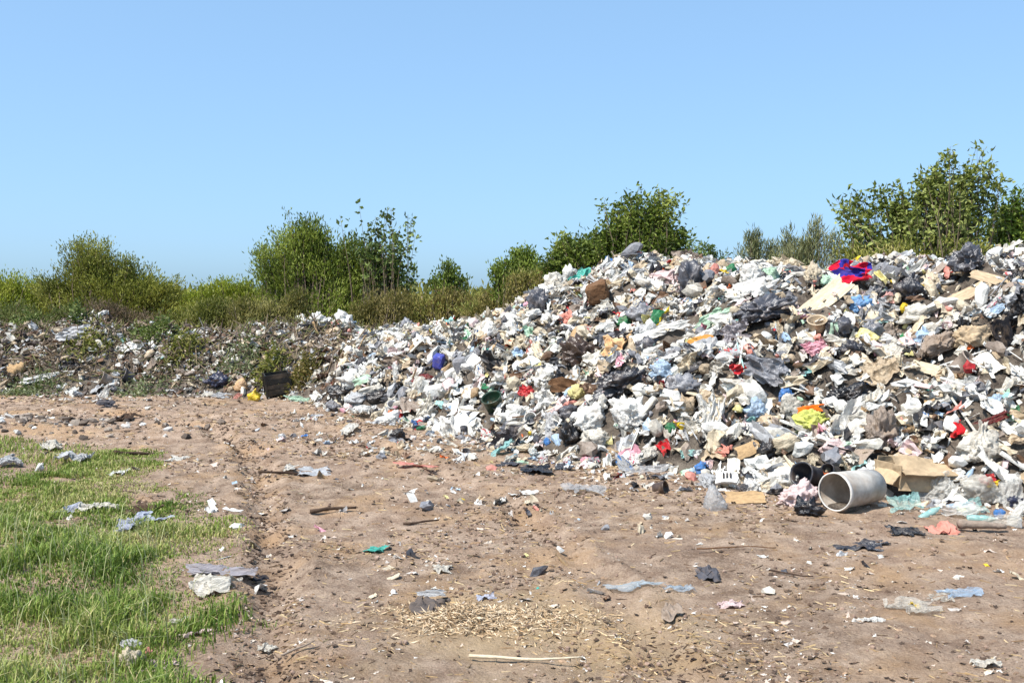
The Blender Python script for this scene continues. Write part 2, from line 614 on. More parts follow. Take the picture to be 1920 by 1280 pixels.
def s_film(seed, n=26, crumple=1.0, ragged=0.5):
    """torn film: a sheet thrown into sharp folds with an uneven edge"""
    u, v, F = grid(n, n)
    r = np.random.default_rng(seed)
    off = r.uniform(0, 90, 3)
    P = np.stack([u, v, 0 * u], 1)
    th = np.arctan2(v, u)
    rr = np.maximum(np.abs(u), np.abs(v)) * 2
    edge = 1 - rr * np.clip(ragged * 1.6 * (fbm(np.stack([np.cos(th) * 2.0, np.sin(th) * 2.0, 0 * u], 1) + off, 4, seed % 91) - 0.22), 0, 0.9)
    P *= edge[:, None]
    w = np.stack([fbm(P * 2.6 + off + 7 * k, 3, seed % 79 + k) for k in range(3)], 1) - 0.5
    Q = P + 0.35 * crumple * w
    S1 = rand_rot(r) @ np.diag([1.0, 1.0, 0.3])
    fold = ridged(Q * 2.6 + off, seed % 67) ** 1.5 * 0.40 + ridged(Q @ S1 * 6.5 + off, seed % 61) ** 1.6 * 0.48 + ridged(Q @ S1 * 15 + off, seed % 59) * 0.14
    z = fold * 0.42 * crumple + 0.55 * crumple * w[:, 2]
    V = np.stack([P[:, 0] + 0.5 * crumple * w[:, 0], P[:, 1] + 0.5 * crumple * w[:, 1], z], 1)
    e = V.max(0) - V.min(0)
    V = V - (V.max(0) + V.min(0)) / 2
    V[:, 0] /= e[0]
    V[:, 1] /= e[1]
    V[:, 2] = (V[:, 2] + e[2] / 2) / max(e[2], 1e-6)
    return V, F

def s_cloth(seed, n=26):
    """garment or rag: thick soft folds, heaped"""
    u, v, F = grid(n, n)
    r = np.random.default_rng(seed)
    off = r.uniform(0, 90, 3)
    P = np.stack([u, v, 0 * u], 1)
    w = np.stack([fbm(P * 2.3 + off + 7 * k, 2, seed % 79 + k) for k in range(3)], 1) - 0.5
    z = 0.5 * np.sin((u * r.uniform(4, 9) + v * r.uniform(3, 8) + 5 * w[:, 0]) * 2) * 0.3 + 0.7 * ridged((P + 0.4 * w) * 3.4 + off, seed % 53) + 1.1 * w[:, 2]
    z = z * (1 - 0.6 * (np.maximum(np.abs(u), np.abs(v)) * 2) ** 3)
    V = np.stack([u + 0.75 * w[:, 0], v + 0.75 * w[:, 1], z], 1)
    e = V.max(0) - V.min(0)
    V = (V - (V.max(0) + V.min(0)) / 2) / e
    V[:, 2] += 0.5
    return V, F

def s_board(seed, thick=0.05, torn=0.25, n=12):
    """sheet of card, foam or board: bent, with torn edges and a real thickness"""
    u, v, F = grid(n, n)
    r = np.random.default_rng(seed)
    off = r.uniform(0, 90, 3)
    rr = np.maximum(np.abs(u), np.abs(v)) * 2
    e = 1 - torn * rr ** 3 * fbm(np.stack([u * 3.5, v * 3.5, 0 * u], 1) + off, 3, seed % 91)
    x, y = u * e, v * e
    bend = r.uniform(-0.35, 0.35) * x * x * 2 + r.uniform(-0.25, 0.25) * np.abs(x + r.uniform(-0.3, 0.3)) + r.uniform(-0.2, 0.2) * y * y * 2
    bend = bend + 0.10 * (fbm(np.stack([u * 2.5, v * 2.5, 0 * u], 1) + off, 3, seed % 73) - 0.5)
    T = np.stack([x, y, bend + thick / 2], 1)
    B = np.stack([x, y, bend - thick / 2], 1)
    N = n * n
    i = np.arange(N).reshape(n, n)
    loop = np.concatenate([i[0, :-1], i[:-1, -1], i[-1, ::-1][:-1], i[::-1, 0][:-1]])
    nx = np.roll(loop, -1)
    S = np.stack([loop + N, nx + N, nx, loop], 1)
    V = np.concatenate([T, B])
    FF = np.concatenate([F, F[:, ::-1] + N, S])
    V[:, 2] -= V[:, 2].min()
    return V, FF

def lathe(profile, seg=20, dent=0.0, seed=0):
    """profile: list of (radius, z); closed skin around z"""
    pr = np.array(profile, float)
    a = np.linspace(0, 2 * math.pi, seg, endpoint=False)
    V = np.stack([np.outer(pr[:, 0], np.cos(a)).ravel(), np.outer(pr[:, 0], np.sin(a)).ravel(), np.repeat(pr[:, 1], seg)], 1)
    if dent:
        k = 1 - dent * fbm(V / max(1e-6, np.abs(V).max()) * 2.2 + seed * 3.1, 3, seed % 90)
        V[:, :2] *= k[:, None]
    i = np.arange(len(pr) * seg).reshape(len(pr), seg)
    j = np.roll(i, -1, 1)
    F = np.stack([i[:-1].ravel(), j[:-1].ravel(), j[1:].ravel(), i[1:].ravel()], 1)
    return V, F

def s_bottle(seed, seg=14):
    """drinks bottle on its side along x, crushed a little; neck at +x; returns body and cap"""
    r = np.random.default_rng(seed)
    body = [(0.0, -0.5), (0.12, -0.5), (0.145, -0.47), (0.135, -0.40), (0.15, -0.36), (0.15, -0.12), (0.132, -0.08), (0.15, -0.04),
            (0.148, 0.12), (0.12, 0.24), (0.07, 0.35), (0.052, 0.40), (0.052, 0.44)]
    V, F = lathe(body, seg, 0.35 * r.uniform(0.4, 1), seed)
    cap = [(0.0, 0.505), (0.055, 0.505), (0.062, 0.495), (0.062, 0.435), (0.05, 0.432)]
    C, G = lathe(cap[::-1], seg)
    rot = lambda A: np.stack([A[:, 2], A[:, 1], A[:, 0]], 1)
    return rot(V), F[:, ::-1], rot(C), G[:, ::-1]

def s_tub(seed, taper=0.82, height=1.0, seg=22, wall=0.05, dent=0.12):
    """open bucket or tub, mouth at +z, unit mouth radius 0.5, with a rolled rim"""
    R, r2 = 0.5, 0.5 * taper
    h = height
    out = [(0.0, 0.0), (r2 * 0.96, 0.0), (r2, 0.02), (r2 + (R - r2) * 0.5, h * 0.5), (R, h * 0.93), (R + 0.035, h * 0.935), (R + 0.04, h * 0.985), (R + 0.01, h),
           (R - wall * 0.5, h * 0.99), (R - wall, h * 0.9), (r2 - wall, h * 0.08), (0.0, h * 0.06)]
    return lathe(out, seg, dent, seed)

def s_block(seed, n=4):
    """chipped block of foam or rubble"""
    V, F = ICO[3]
    r = np.random.default_rng(seed)
    p = 7.0
    Q = V / (np.abs(V) ** p).sum(1, keepdims=True) ** (1 / p)
    Q = Q * (1 - 0.10 * fbm(V * 2 + seed % 50, 3, seed % 37)[:, None]) + 0.05 * (np.stack([fbm(V * 3 + 5 * k + seed % 41, 2, k) for k in range(3)], 1) - 0.5)
    sh = np.array([[1, r.uniform(-.2, .2), 0], [0, 1, 0], [r.uniform(-.15, .15), 0, 1]])
    return unit(Q @ sh), F

def tube(pts, rads, seg=6):
    """tapered tube through points"""
    pts = np.asarray(pts, float)
    rads = np.asarray(rads, float)
    n = len(pts)
    d = np.gradient(pts, axis=0)
    d /= np.linalg.norm(d, axis=1, keepdims=True) + 1e-9
    ref = np.where(np.abs(d[:, 2:3]) > 0.9, np.array([[1.0, 0, 0]]), np.array([[0, 0, 1.0]]))
    a = np.cross(d, ref)
    a /= np.linalg.norm(a, axis=1, keepdims=True) + 1e-9
    b = np.cross(d, a)
    t = np.linspace(0, 2 * math.pi, seg, endpoint=False)
    V = pts[:, None, :] + rads[:, None, None] * (np.cos(t)[None, :, None] * a[:, None, :] + np.sin(t)[None, :, None] * b[:, None, :])
    V = V.reshape(-1, 3)
    i = np.arange(n * seg).reshape(n, seg)
    j = np.roll(i, -1, 1)
    F = np.stack([i[:-1].ravel(), j[:-1].ravel(), j[1:].ravel(), i[1:].ravel()], 1)
    c0, c1 = len(V), len(V) + 1
    V = np.concatenate([V, pts[:1], pts[-1:]])
    caps = [np.array([[j[0, k], i[0, k], c0] for k in range(seg)]), np.array([[i[-1, k], j[-1, k], c1] for k in range(seg)])]
    return V, [F] + caps

def s_stick(seed, thick=0.02, n=9, bendy=0.06):
    r = np.random.default_rng(seed)
    x = np.linspace(-0.5, 0.5, n)
    off = r.uniform(0, 50)
    y = bendy * (fbm(np.stack([x * 3 + off, 0 * x, 0 * x], 1), 2, seed % 31) - 0.5) * 2
    z = bendy * (fbm(np.stack([x * 3 + off, 0 * x + 5, 0 * x], 1), 2, seed % 29) - 0.5) + thick
    return tube(np.stack([x, y, z], 1), thick * (1.05 - 0.5 * (x + 0.5)) * (0.85 + 0.3 * vn(np.stack([x * 9 + off, 0 * x, 0 * x], 1), 3)), 6)

def boxmesh(x0, x1, y0, y1, z0, z1):
    V = np.array([(x, y, z) for z in (z0, z1) for y in (y0, y1) for x in (x0, x1)], float)
    F = np.array([(0, 2, 3, 1), (4, 5, 7, 6), (0, 1, 5, 4), (2, 6, 7, 3), (0, 4, 6, 2), (1, 3, 7, 5)])
    return V, F

# ------------------------------------------------------------------ merging many small pieces into one mesh
def bases(n, yaw, tilt=None):
    """rotation matrices that take z to n, turned by yaw"""
    n = n / np.linalg.norm(n, axis=1, keepdims=True)
    ref = np.tile(np.array([[0.0, 1.0, 0.0]]), (len(n), 1))
    x = np.cross(ref, n)
    x /= np.linalg.norm(x, axis=1, keepdims=True) + 1e-9
    y = np.cross(n, x)
    c, s = np.cos(yaw)[:, None], np.sin(yaw)[:, None]
    X = c * x + s * y
    Y = -s * x + c * y
    return np.stack([X, Y, n], 2)

def scatter(lib, which, R, S, T, C):
    """lib: list of (V, F quads or tris); one merged (V, F list, colours)"""
    VV, FF, CC, base = [], [], [], 0
    for k, (V, F) in enumerate(lib):
        m = np.nonzero(which == k)[0]
        if not len(m):
            continue
        W = np.einsum('nij,nvj->nvi', R[m], V[None, :, :] * S[m][:, None, :]) + T[m][:, None, :]
        nv = len(V)
        VV.append(W.reshape(-1, 3))
        off = base + np.arange(len(m)) * nv
        FF.append((F[None, :, :] + off[:, None, None]).reshape(-1, F.shape[1]))
        CC.append(np.repeat(C[m], nv, 0))
        base += len(m) * nv
    return np.concatenate(VV), FF, np.concatenate(CC)

# ------------------------------------------------------------------ bushes and saplings behind the heap
def leaf_cloud(P, D, L, W, col, r, droop=0.0):
    """one folded leaf for each point: 4 corners, 2 faces"""
    n = len(P)
    D = D / (np.linalg.norm(D, axis=1, keepdims=True) + 1e-9)
    ref = r.normal(size=(n, 3))
    A = np.cross(D, ref)
    A /= np.linalg.norm(A, axis=1, keepdims=True) + 1e-9
    N = np.cross(D, A)
    base = P
    tip = P + D * L[:, None]
    mid = P + D * (0.45 * L)[:, None] + N * (0.10 * L)[:, None]
    l = mid + A * (0.5 * W)[:, None]
    q = mid - A * (0.5 * W)[:, None]
    V = np.stack([base, l, tip, q], 1).reshape(-1, 3)
    i = np.arange(n)[:, None] * 4
    F = np.concatenate([i + np.array([[0, 1, 2]]), i + np.array([[0, 2, 3]])])
    C = np.repeat(col, 4, 0)
    return V, F, C

def bush(name, label, category, Y, lobes, twigs, per, leaf_len, leaf_wid, cols, seed, spread=0.16, feather=False, group=None,
         ground_y=None, stem_r=0.02, tail=0.45):
    """multi-stemmed shrub; lobes are (px, py, rx, ry, share) of the crown as it shows in the photograph, built at distance Y"""
    r = np.random.default_rng(seed)
    mx = np.mean([l[0] for l in lobes])
    bx = (mx - CX) / F_PX * Y
    bz = float(surf(np.array([bx]), np.array([Y]))[0]) - 0.05
    if ground_y is not None:
        bz = ground_y
    root = link(name, None)
    root.location = (bx, Y, bz)
    rr_ = np.random.default_rng(seed + 900)
    fine = []
    for (px, py, rx, ry, s_) in lobes:
        if rx < 22:
            fine.append((px, py, rx, ry, s_))
            continue
        for q in range(4):
            k = rr_.uniform(0.45, 0.8)
            fine.append((px + rr_.uniform(-0.62, 0.62) * rx, py + rr_.uniform(-0.62, 0.62) * ry, rx * k, ry * k * rr_.uniform(0.8, 1.25), s_ * k * k))
    lobes = fine
    if feather:
        twigs, per = int(twigs * 1.1), int(per * 1.0)
    sh = np.array([l[4] for l in lobes], float)
    pick = r.choice(len(lobes), twigs, p=sh / sh.sum())
    SV, SF, sb = [], [], 0
    LP, LD = [], []
    cpx = np.array([(lobes[q][0] - CX) / F_PX * Y for q in pick])
    ST = np.stack([bx + (cpx - bx) * r.uniform(0.3, 0.8, twigs) + r.normal(size=twigs) * 0.15, Y + r.normal(size=twigs) * 0.35, np.zeros(twigs)], 1)
    ST[:, 2] = surf(ST[:, 0], ST[:, 1]) - 0.05 if ground_y is None else ground_y
    DD = r.normal(size=(twigs, 3))
    DD /= np.linalg.norm(DD, axis=1, keepdims=True)
    RAG = vn(DD * 2.6 + seed + pick[:, None] * 7.0, seed % 43) + 0.18 * (r.uniform(0, 1, twigs) < 0.06)
    for t in range(twigs):
        px, py, rx, ry, _ = lobes[pick[t]]
        k = Y / F_PX
        c = np.array([(px - CX) * k, Y, CAM_H + (HORIZON - py) * k])
        d = DD[t]
        rad = r.uniform(0.2, 1.0) ** 0.5 * (0.62 + 0.75 * float(RAG[t]))
        tgt = c + d * np.array([rx * k, min(rx, 150) * k * 0.8, ry * k]) * rad
        start = ST[t]
        h = tgt[2] - start[2]
        ctrl = start + (tgt - start) * 0.4 + np.array([r.normal() * 0.12, r.normal() * 0.12, 0.28 * abs(h)])
        u = np.linspace(0, 1, 6)[:, None]
        B = (1 - u) ** 2 * start + 2 * u * (1 - u) * ctrl + u ** 2 * tgt
        B[1:-1] += r.normal(size=(4, 3)) * 0.03
        V, F = tube((B - np.array([bx, Y, bz]))[[0, 2, 3, 5]], stem_r * np.linspace(1, 0.18, 4) * r.uniform(0.5, 1.2), 3)
        SV.append(V)
        SF += [f + sb for f in F]
        sb += len(V)
        uu = 1 - tail * r.uniform(0, 1, per) ** 1.3
        uu = uu[:, None]
        Q = (1 - uu) ** 2 * start + 2 * uu * (1 - uu) * ctrl + uu ** 2 * tgt
        tan = 2 * (1 - uu) * (ctrl - start) + 2 * uu * (tgt - ctrl)
        tan /= np.linalg.norm(tan, axis=1, keepdims=True) + 1e-9
        j = r.normal(size=(per, 3)) * spread * 0.75 * np.array([1, 1, 0.75])
        LP.append(Q + j)
        if feather:
            LD.append(tan * 0.8 + np.array([0, 0, 0.5]) + 0.45 * r.normal(size=(per, 3)))
        else:
            LD.append(tan * 0.4 + np.array([0, 0, -0.1]) + 0.9 * r.normal(size=(per, 3)))
    LP, LD = np.concatenate(LP), np.concatenate(LD)
    n = len(LP)
    L = leaf_len * r.uniform(0.6, 1.25, n)
    W = leaf_wid * r.uniform(0.7, 1.25, n) * (1.3 if feather else 1.0)
    cols = np.array(cols)
    clump = vn(LP * 2.2, seed % 50)
    ci = np.clip((clump * 1.5 - 0.25 + 0.25 * r.normal(size=n)) * (len(cols) - 1), 0, len(cols) - 1.001)
    lo = ci.astype(int)
    f = (ci - lo)[:, None]
    C = cols[lo] * (1 - f) + cols[lo + 1] * f
    C = C * r.uniform(0.85, 1.4, (n, 1))
    V, F, C = leaf_cloud(LP - np.array([bx, Y, bz]), LD, L, W, C, r)
    link('stems', new_mesh('stems', np.concatenate(SV), SF, M['bark']), root)
    link('crown', new_mesh('crown', V, F, M['leaf'], col=C), root)
    tag(root, label, category, group)
    return root

OLIVE = [srgb(92, 96, 44), srgb(122, 124, 54), srgb(148, 146, 70), srgb(166, 156, 94)]
GREEN = [srgb(76, 92, 34), srgb(108, 124, 46), srgb(140, 154, 66)]
DARKG = [srgb(66, 80, 40), srgb(96, 112, 56), srgb(128, 142, 80)]
LIME  = [srgb(112, 124, 36), srgb(142, 152, 46), srgb(166, 170, 74)]
DRY   = [srgb(110, 100, 60), srgb(142, 124, 80), srgb(164, 142, 98)]
GREYG = [srgb(104, 110, 72), srgb(134, 136, 94), srgb(160, 158, 118)]
RUSTY = [srgb(112, 100, 54), srgb(140, 126, 70), srgb(132, 136, 66)]

BG = 'scrub growing behind the rubbish'
bush('feathery_bush', 'large round feathery olive bush at far left', 'bush', 27.5,
     [(205, 495, 70, 52, 5), (150, 520, 65, 44, 4), (115, 545, 62, 40, 4), (265, 520, 58, 52, 5), (298, 560, 45, 38, 3), (205, 560, 140, 42, 6)], 620, 70, 0.10, 0.024, [srgb(96, 100, 40), srgb(128, 130, 52), srgb(152, 152, 72)], 101, 0.13, True, BG)
bush('feathery_bush', 'yellow green bush cut by the left photo edge', 'bush', 29,
     [(15, 545, 60, 42, 3), (70, 560, 50, 30, 2), (-60, 550, 60, 50, 2)], 230, 58, 0.10, 0.022, LIME, 102, 0.14, True, BG)
bush('feathery_bush', 'left feathery half of the tall twin bush behind the pile gap', 'bush', 26.5,
     [(568, 445, 44, 40, 3), (525, 495, 52, 48, 4), (620, 465, 58, 48, 5), (680, 475, 60, 45, 5), (730, 520, 48, 42, 4), (590, 545, 110, 42, 4), (546, 402, 5, 18, 0.2)],
     680, 66, 0.11, 0.026, [srgb(84, 98, 36), srgb(116, 130, 48), srgb(146, 156, 70)], 103, 0.14, True, BG)
bush('leafy_sapling', 'open leafy sapling with bare upright twigs beside the feathery bush', 'sapling', 26.0,
     [(680, 390, 9, 18, 1.2), (733, 395, 8, 20, 1.1), (768, 415, 14, 18, 1), (645, 405, 8, 14, .8), (782, 436, 8, 6, .5), (700, 425, 30, 25, 1.6), (735, 450, 30, 35, 2), (690, 470, 34, 40, 2.6), (745, 500, 40, 40, 3), (700, 535, 60, 30, 3)],
     110, 15, 0.15, 0.085, DARKG, 104, 0.10, False, BG, stem_r=0.018, tail=0.4)
bush('low_bush', 'low lime green bush between the two large bushes on the left', 'bush', 30,
     [(405, 545, 62, 25, 3), (460, 548, 40, 28, 2), (350, 560, 40, 20, 1)], 240, 55, 0.10, 0.026, LIME, 105, 0.13, True, BG)
bush('sapling', 'small thin green sapling in the dip left of the heap', 'sapling', 26,
     [(842, 505, 15, 26, 3), (822, 525, 22, 18, 2), (862, 525, 14, 16, 1)], 70, 38, 0.09, 0.035, GREEN, 106, 0.10, True, BG)
bush('low_bush', 'rusty brown low shrub beside the thin green sapling', 'bush', 25,
     [(900, 553, 45, 18, 2), (845, 556, 30, 24, 2), (800, 562, 35, 30, 2), (752, 578, 35, 25, 2)], 190, 52, 0.09, 0.022, RUSTY, 107, 0.13, True, BG)
bush('low_bush', 'small pointed green bush where the heap starts to rise', 'bush', 23,
     [(975, 490, 26, 30, 3), (945, 515, 25, 30, 2), (1005, 520, 30, 35, 2)], 170, 48, 0.09, 0.030, GREEN, 108, 0.11, True, BG)
bush('broadleaf_bush', 'dense dark broadleaf bush above the teal bag on the heap', 'bush', 20.5,
     [(1200, 420, 78, 58, 5), (1235, 400, 45, 42, 3), (1135, 430, 55, 45, 5), (1085, 455, 50, 40, 4.5), (1050, 485, 40, 30, 3), (1180, 470, 110, 40, 5), (1270, 450, 28, 40, 2), (1128, 385, 10, 18, .5), (1240, 365, 10, 14, .5), (1190, 368, 9, 14, .5)],
     500, 38, 0.11, 0.050, [srgb(72, 86, 30), srgb(106, 120, 46), srgb(142, 150, 70)], 109, 0.11, False, BG)
bush('low_bush', 'low olive bush left of the dark broadleaf bush', 'bush', 22,
     [(1050, 490, 40, 34, 3), (1085, 500, 50, 30, 2), (1010, 530, 40, 30, 2)], 200, 48, 0.09, 0.030, OLIVE, 110, 0.12, True, BG)
bush('wispy_broom', 'wispy grey green broom plant nearest the dark broadleaf bush', 'broom plant', 18.5,
     [(1412, 455, 12, 26, 3), (1440, 465, 18, 18, 2), (1385, 470, 14, 14, 1)], 90, 20, 0.13, 0.008, GREYG, 111, 0.05, True, BG, stem_r=0.008)
bush('wispy_broom', 'wispy grey green broom plant touching the tall leafy sapling', 'broom plant', 18.5,
     [(1530, 438, 16, 36, 3), (1500, 460, 22, 24, 2), (1475, 455, 14, 30, 2)], 120, 20, 0.14, 0.008, GREYG, 112, 0.05, True, BG, stem_r=0.008)
bush('wispy_broom', 'low wispy broom between the two grey green broom plants', 'broom plant', 18.3,
     [(1458, 474, 18, 16, 2), (1562, 455, 16, 26, 2), (1480, 478, 30, 10, 1)], 90, 18, 0.12, 0.008, GREYG, 131, 0.06, True, BG, stem_r=0.008)
bush('dark_weed', 'dark thin weed standing just right of the broadleaf bush', 'weed', 17.8,
     [(1320, 470, 20, 16, 2), (1350, 478, 18, 12, 1), (1296, 462, 8, 16, 1)], 50, 18, 0.09, 0.035, DARKG, 113, 0.06, False, BG, stem_r=0.008)
bush('leafy_sapling', 'tall leafy sapling leaning right above the red and blue garment', 'sapling', 16.5,
     [(1775, 290, 14, 16, 1.0), (1830, 282, 13, 10, .7), (1745, 318, 22, 20, 1.3), (1850, 312, 14, 14, .9), (1875, 338, 16, 8, .6), (1808, 330, 24, 26, 1.2), (1720, 350, 30, 30, 2),
      (1780, 370, 40, 35, 2.2), (1670, 378, 28, 36, 2.2), (1640, 355, 10, 14, .6), (1600, 372, 14, 20, 1.2), (1568, 385, 14, 16, 1), (1612, 410, 32, 34, 2), (1680, 420, 60, 40, 3),
      (1760, 425, 55, 40, 3), (1820, 390, 28, 34, 1.4), (1650, 455, 75, 25, 2.5)],
     290, 28, 0.115, 0.052, [srgb(84, 94, 40), srgb(116, 126, 58), srgb(152, 158, 92)], 114, 0.085, False, BG, stem_r=0.018, tail=0.5)
bush('broadleaf_bush', 'green bush at the right photo edge behind the heap', 'bush', 17,
     [(1890, 400, 40, 36, 3), (1930, 385, 40, 45, 3), (1880, 440, 45, 24, 2), (1905, 362, 16, 10, .6)], 170, 36, 0.10, 0.042, [srgb(70, 88, 32), srgb(102, 122, 44), srgb(132, 146, 60)], 115, 0.10, False, BG)
bush('low_bush', 'olive brush behind the crest below the tall leafy sapling', 'bush', 16.0,
     [(1600, 470, 60, 16, 2), (1720, 468, 70, 16, 2), (1800, 462, 60, 16, 2)], 110, 30, 0.09, 0.022, OLIVE, 116, 0.09, True, BG)
bush('low_bush', 'dry brown thorny shrub at the foot of the large round bush', 'bush', 23,
     [(250, 592, 50, 22, 3), (200, 585, 40, 18, 2)], 150, 42, 0.09, 0.016, [srgb(84, 66, 54), srgb(110, 88, 72), srgb(128, 108, 86)], 117, 0.12, True, BG)
bush('low_bush', 'dry olive scrub at the foot of the feathery twin bush', 'bush', 22.5,
     [(550, 570, 30, 30, 3), (500, 585, 35, 22, 2), (450, 580, 26, 28, 2)], 170, 46, 0.10, 0.020, [srgb(92, 90, 44), srgb(120, 112, 58), srgb(140, 132, 76)], 118, 0.13, True, BG)
bush('low_bush', 'dry olive scrub under the open leafy sapling', 'bush', 21.5,
     [(695, 575, 30, 40, 3), (662, 598, 24, 28, 2), (740, 572, 34, 24, 2)], 170, 46, 0.10, 0.018, [srgb(100, 92, 46), srgb(126, 114, 60), srgb(142, 128, 78)], 119, 0.12, True, BG)
bush('low_bush', 'grey green scrub at the left edge above the old pile', 'bush', 22.5,
     [(40, 590, 60, 20, 3), (110, 592, 50, 16, 2), (-30, 590, 50, 24, 2)], 200, 44, 0.09, 0.020, [srgb(84, 92, 48), srgb(112, 116, 62), srgb(134, 132, 82)], 120, 0.12, True, BG)
bush('low_bush', 'olive scrub right of the yellow green low bush', 'bush', 24,
     [(360, 585, 60, 20, 3), (420, 575, 50, 20, 2)], 200, 46, 0.10, 0.020, [srgb(88, 92, 40), srgb(118, 118, 52), srgb(138, 134, 70)], 121, 0.13, True, BG)
bush('low_bush', 'brown olive scrub right behind the start of the heap slope', 'bush', 21,
     [(965, 540, 40, 24, 3), (900, 570, 40, 20, 3), (1022, 522, 34, 22, 2)], 190, 46, 0.09, 0.020, RUSTY, 122, 0.11, True, BG)

# far scrub that closes the view: one mass
def far_scrub():
    r = np.random.default_rng(55)
    n = 26000
    y = 36 + 50 * r.uniform(0, 1, n) ** 1.5
    x = r.uniform(-0.62, 0.62, n) * y
    hmax = 1.25 + 1.1 * fbm(np.stack([x * 0.16, y * 0.1, 0 * x], 1), 3, 5)
    z = hmax * r.uniform(0, 1, n) ** 0.7
    C = np.array(OLIVE)[r.integers(0, 3, n)] * r.uniform(0.7, 1.2, (n, 1))
    D = np.stack([r.normal(size=n) * 0.5, r.normal(size=n) * 0.5, np.ones(n)], 1)
    V, F, C = leaf_cloud(np.stack([x, y, z], 1), D, r.uniform(0.15, 0.4, n), r.uniform(0.08, 0.2, n), C, r)
    tag(link('far_scrub', new_mesh('far_scrub', V, F, M['leaf'], col=C)), 'distant low scrub along the horizon', 'scrub', kind='stuff')
far_scrub()

# ------------------------------------------------------------------ grass
def blades(P, H, W, C, r, lean=0.5, N=None):
    """curved blade of grass for each root: 5 corners, 3 triangles' worth of faces"""
    n = len(P)
    a = r.uniform(0, 2 * math.pi, n)
    d = np.stack([np.cos(a), np.sin(a), np.zeros(n)], 1)
    s = np.stack([-np.sin(a), np.cos(a), np.zeros(n)], 1)
    b = r.uniform(0.1, 1.0, n) * lean
    up = np.array([[0, 0, 1.0]])
    m = P + up * (H * 0.55)[:, None] + d * (H * b * 0.30)[:, None]
    t = P + up * (H * (1 - 0.35 * b))[:, None] + d * (H * b * 0.95)[:, None]
    w = (W / 2)[:, None]
    V = np.stack([P - s * w, P + s * w, m + s * w * 0.8, m - s * w * 0.8, t], 1).reshape(-1, 3)
    i = np.arange(n)[:, None] * 5
    F4 = i + np.array([[0, 1, 2, 3]])
    F3 = i + np.array([[3, 2, 4]])
    return V, [F4, F3], np.repeat(C, 5, 0)

GRASS_EDGE = np.array([(2.0, -0.70), (4.1, -1.15), (4.7, -1.25), (5.2, -1.5), (5.8, -1.75), (6.3, -1.78), (6.9, -1.85), (7.6, -2.3), (8.6, -2.95), (9.4, -3.3), (10.2, -3.7), (10.7, -4.6), (11.0, -6.0), (11.2, -12)])
def grass_cover(x, y):
    """1 inside the grass, falling to 0 at its worn edge"""
    e = np.interp(y, GRASS_EDGE[:, 0], GRASS_EDGE[:, 1])
    d = e + 0.02 - x + 1.1 * (fbm(xy1(x, y, 1.6), 3, 61) - 0.5)
    c = np.clip(d / 0.55, 0, 1)
    c = np.where(y > 11.0, 0, c)
    bare = fbm(xy1(x, y, 1.3), 3, 66)
    c = c * np.clip((0.86 - bare) / 0.12, 0.0, 1)
    # trampled bare strips between the tufts further off
    return c

def make_grass():
    r = np.random.default_rng(9)
    n = 290000
    y = 2.6 + 8.6 * r.uniform(0, 1, n) ** 1.15
    x = -np.abs(r.uniform(0.6, 7.5, n))
    x = np.where(r.uniform(0, 1, n) < 0.6, -r.uniform(0.7, 4.2, n), x)
    c = grass_cover(x, y)
    keep = (r.uniform(0, 1, n) < c * 0.95) & (x > -0.56 * y - 1.2)
    x, y, c = x[keep], y[keep], c[keep]
    n = len(x)
    tuft = fbm(xy1(x, y, 3.0), 3, 71)
    near = np.clip((7.2 - y) / 2.5, 0, 1)
    H = (0.030 + 0.10 * np.clip((tuft - 0.40) / 0.3, 0, 1) * (0.35 + 0.65 * near)) * r.uniform(0.5, 1.5, n) * (0.5 + 0.5 * c)
    W = r.uniform(0.004, 0.0085, n) * (1 + 0.09 * (y - 4))
    pal = np.array([srgb(80, 104, 40), srgb(108, 130, 52), srgb(136, 152, 72), srgb(164, 164, 98), srgb(188, 176, 126)])
    q = np.clip(0.45 + 0.9 * (fbm(xy1(x, y, 0.9), 3, 81) - 0.5) + 0.16 * r.normal(size=n) - 0.12 * (tuft - 0.5), 0, 0.999)
    q = np.where(r.uniform(0, 1, n) < 0.06, 0.98, q)
    C = pal[(q * 5).astype(int)] * r.uniform(0.75, 1.2, (n, 1))
    P = np.stack([x, y, ground_z(x, y) - 0.008], 1)
    V, F, C = blades(P, H, W, C, r, 0.9)
    # long pale seed stalks in the near corner
    m = 900
    yy = r.uniform(3.4, 6.8, m)
    xx = -r.uniform(1.1, 3.6, m)
    k = grass_cover(xx, yy) > 0.7
    xx, yy = xx[k], yy[k]
    m = len(xx)
    V2, F2, C2 = blades(np.stack([xx, yy, ground_z(xx, yy)], 1), r.uniform(0.12, 0.3, m), r.uniform(0.003, 0.005, m),
                        np.array([srgb(176, 178, 130)]) * r.uniform(0.7, 1.15, (m, 1)), r, 1.1)
    off = len(V)
    tag(link('grass', new_mesh('grass', np.concatenate([V, V2]), F + [f + off for f in F2], M['grass'], col=np.concatenate([C, C2]))),
        'short green grass with pale stalks beside the track', 'grass', kind='stuff')
make_grass()

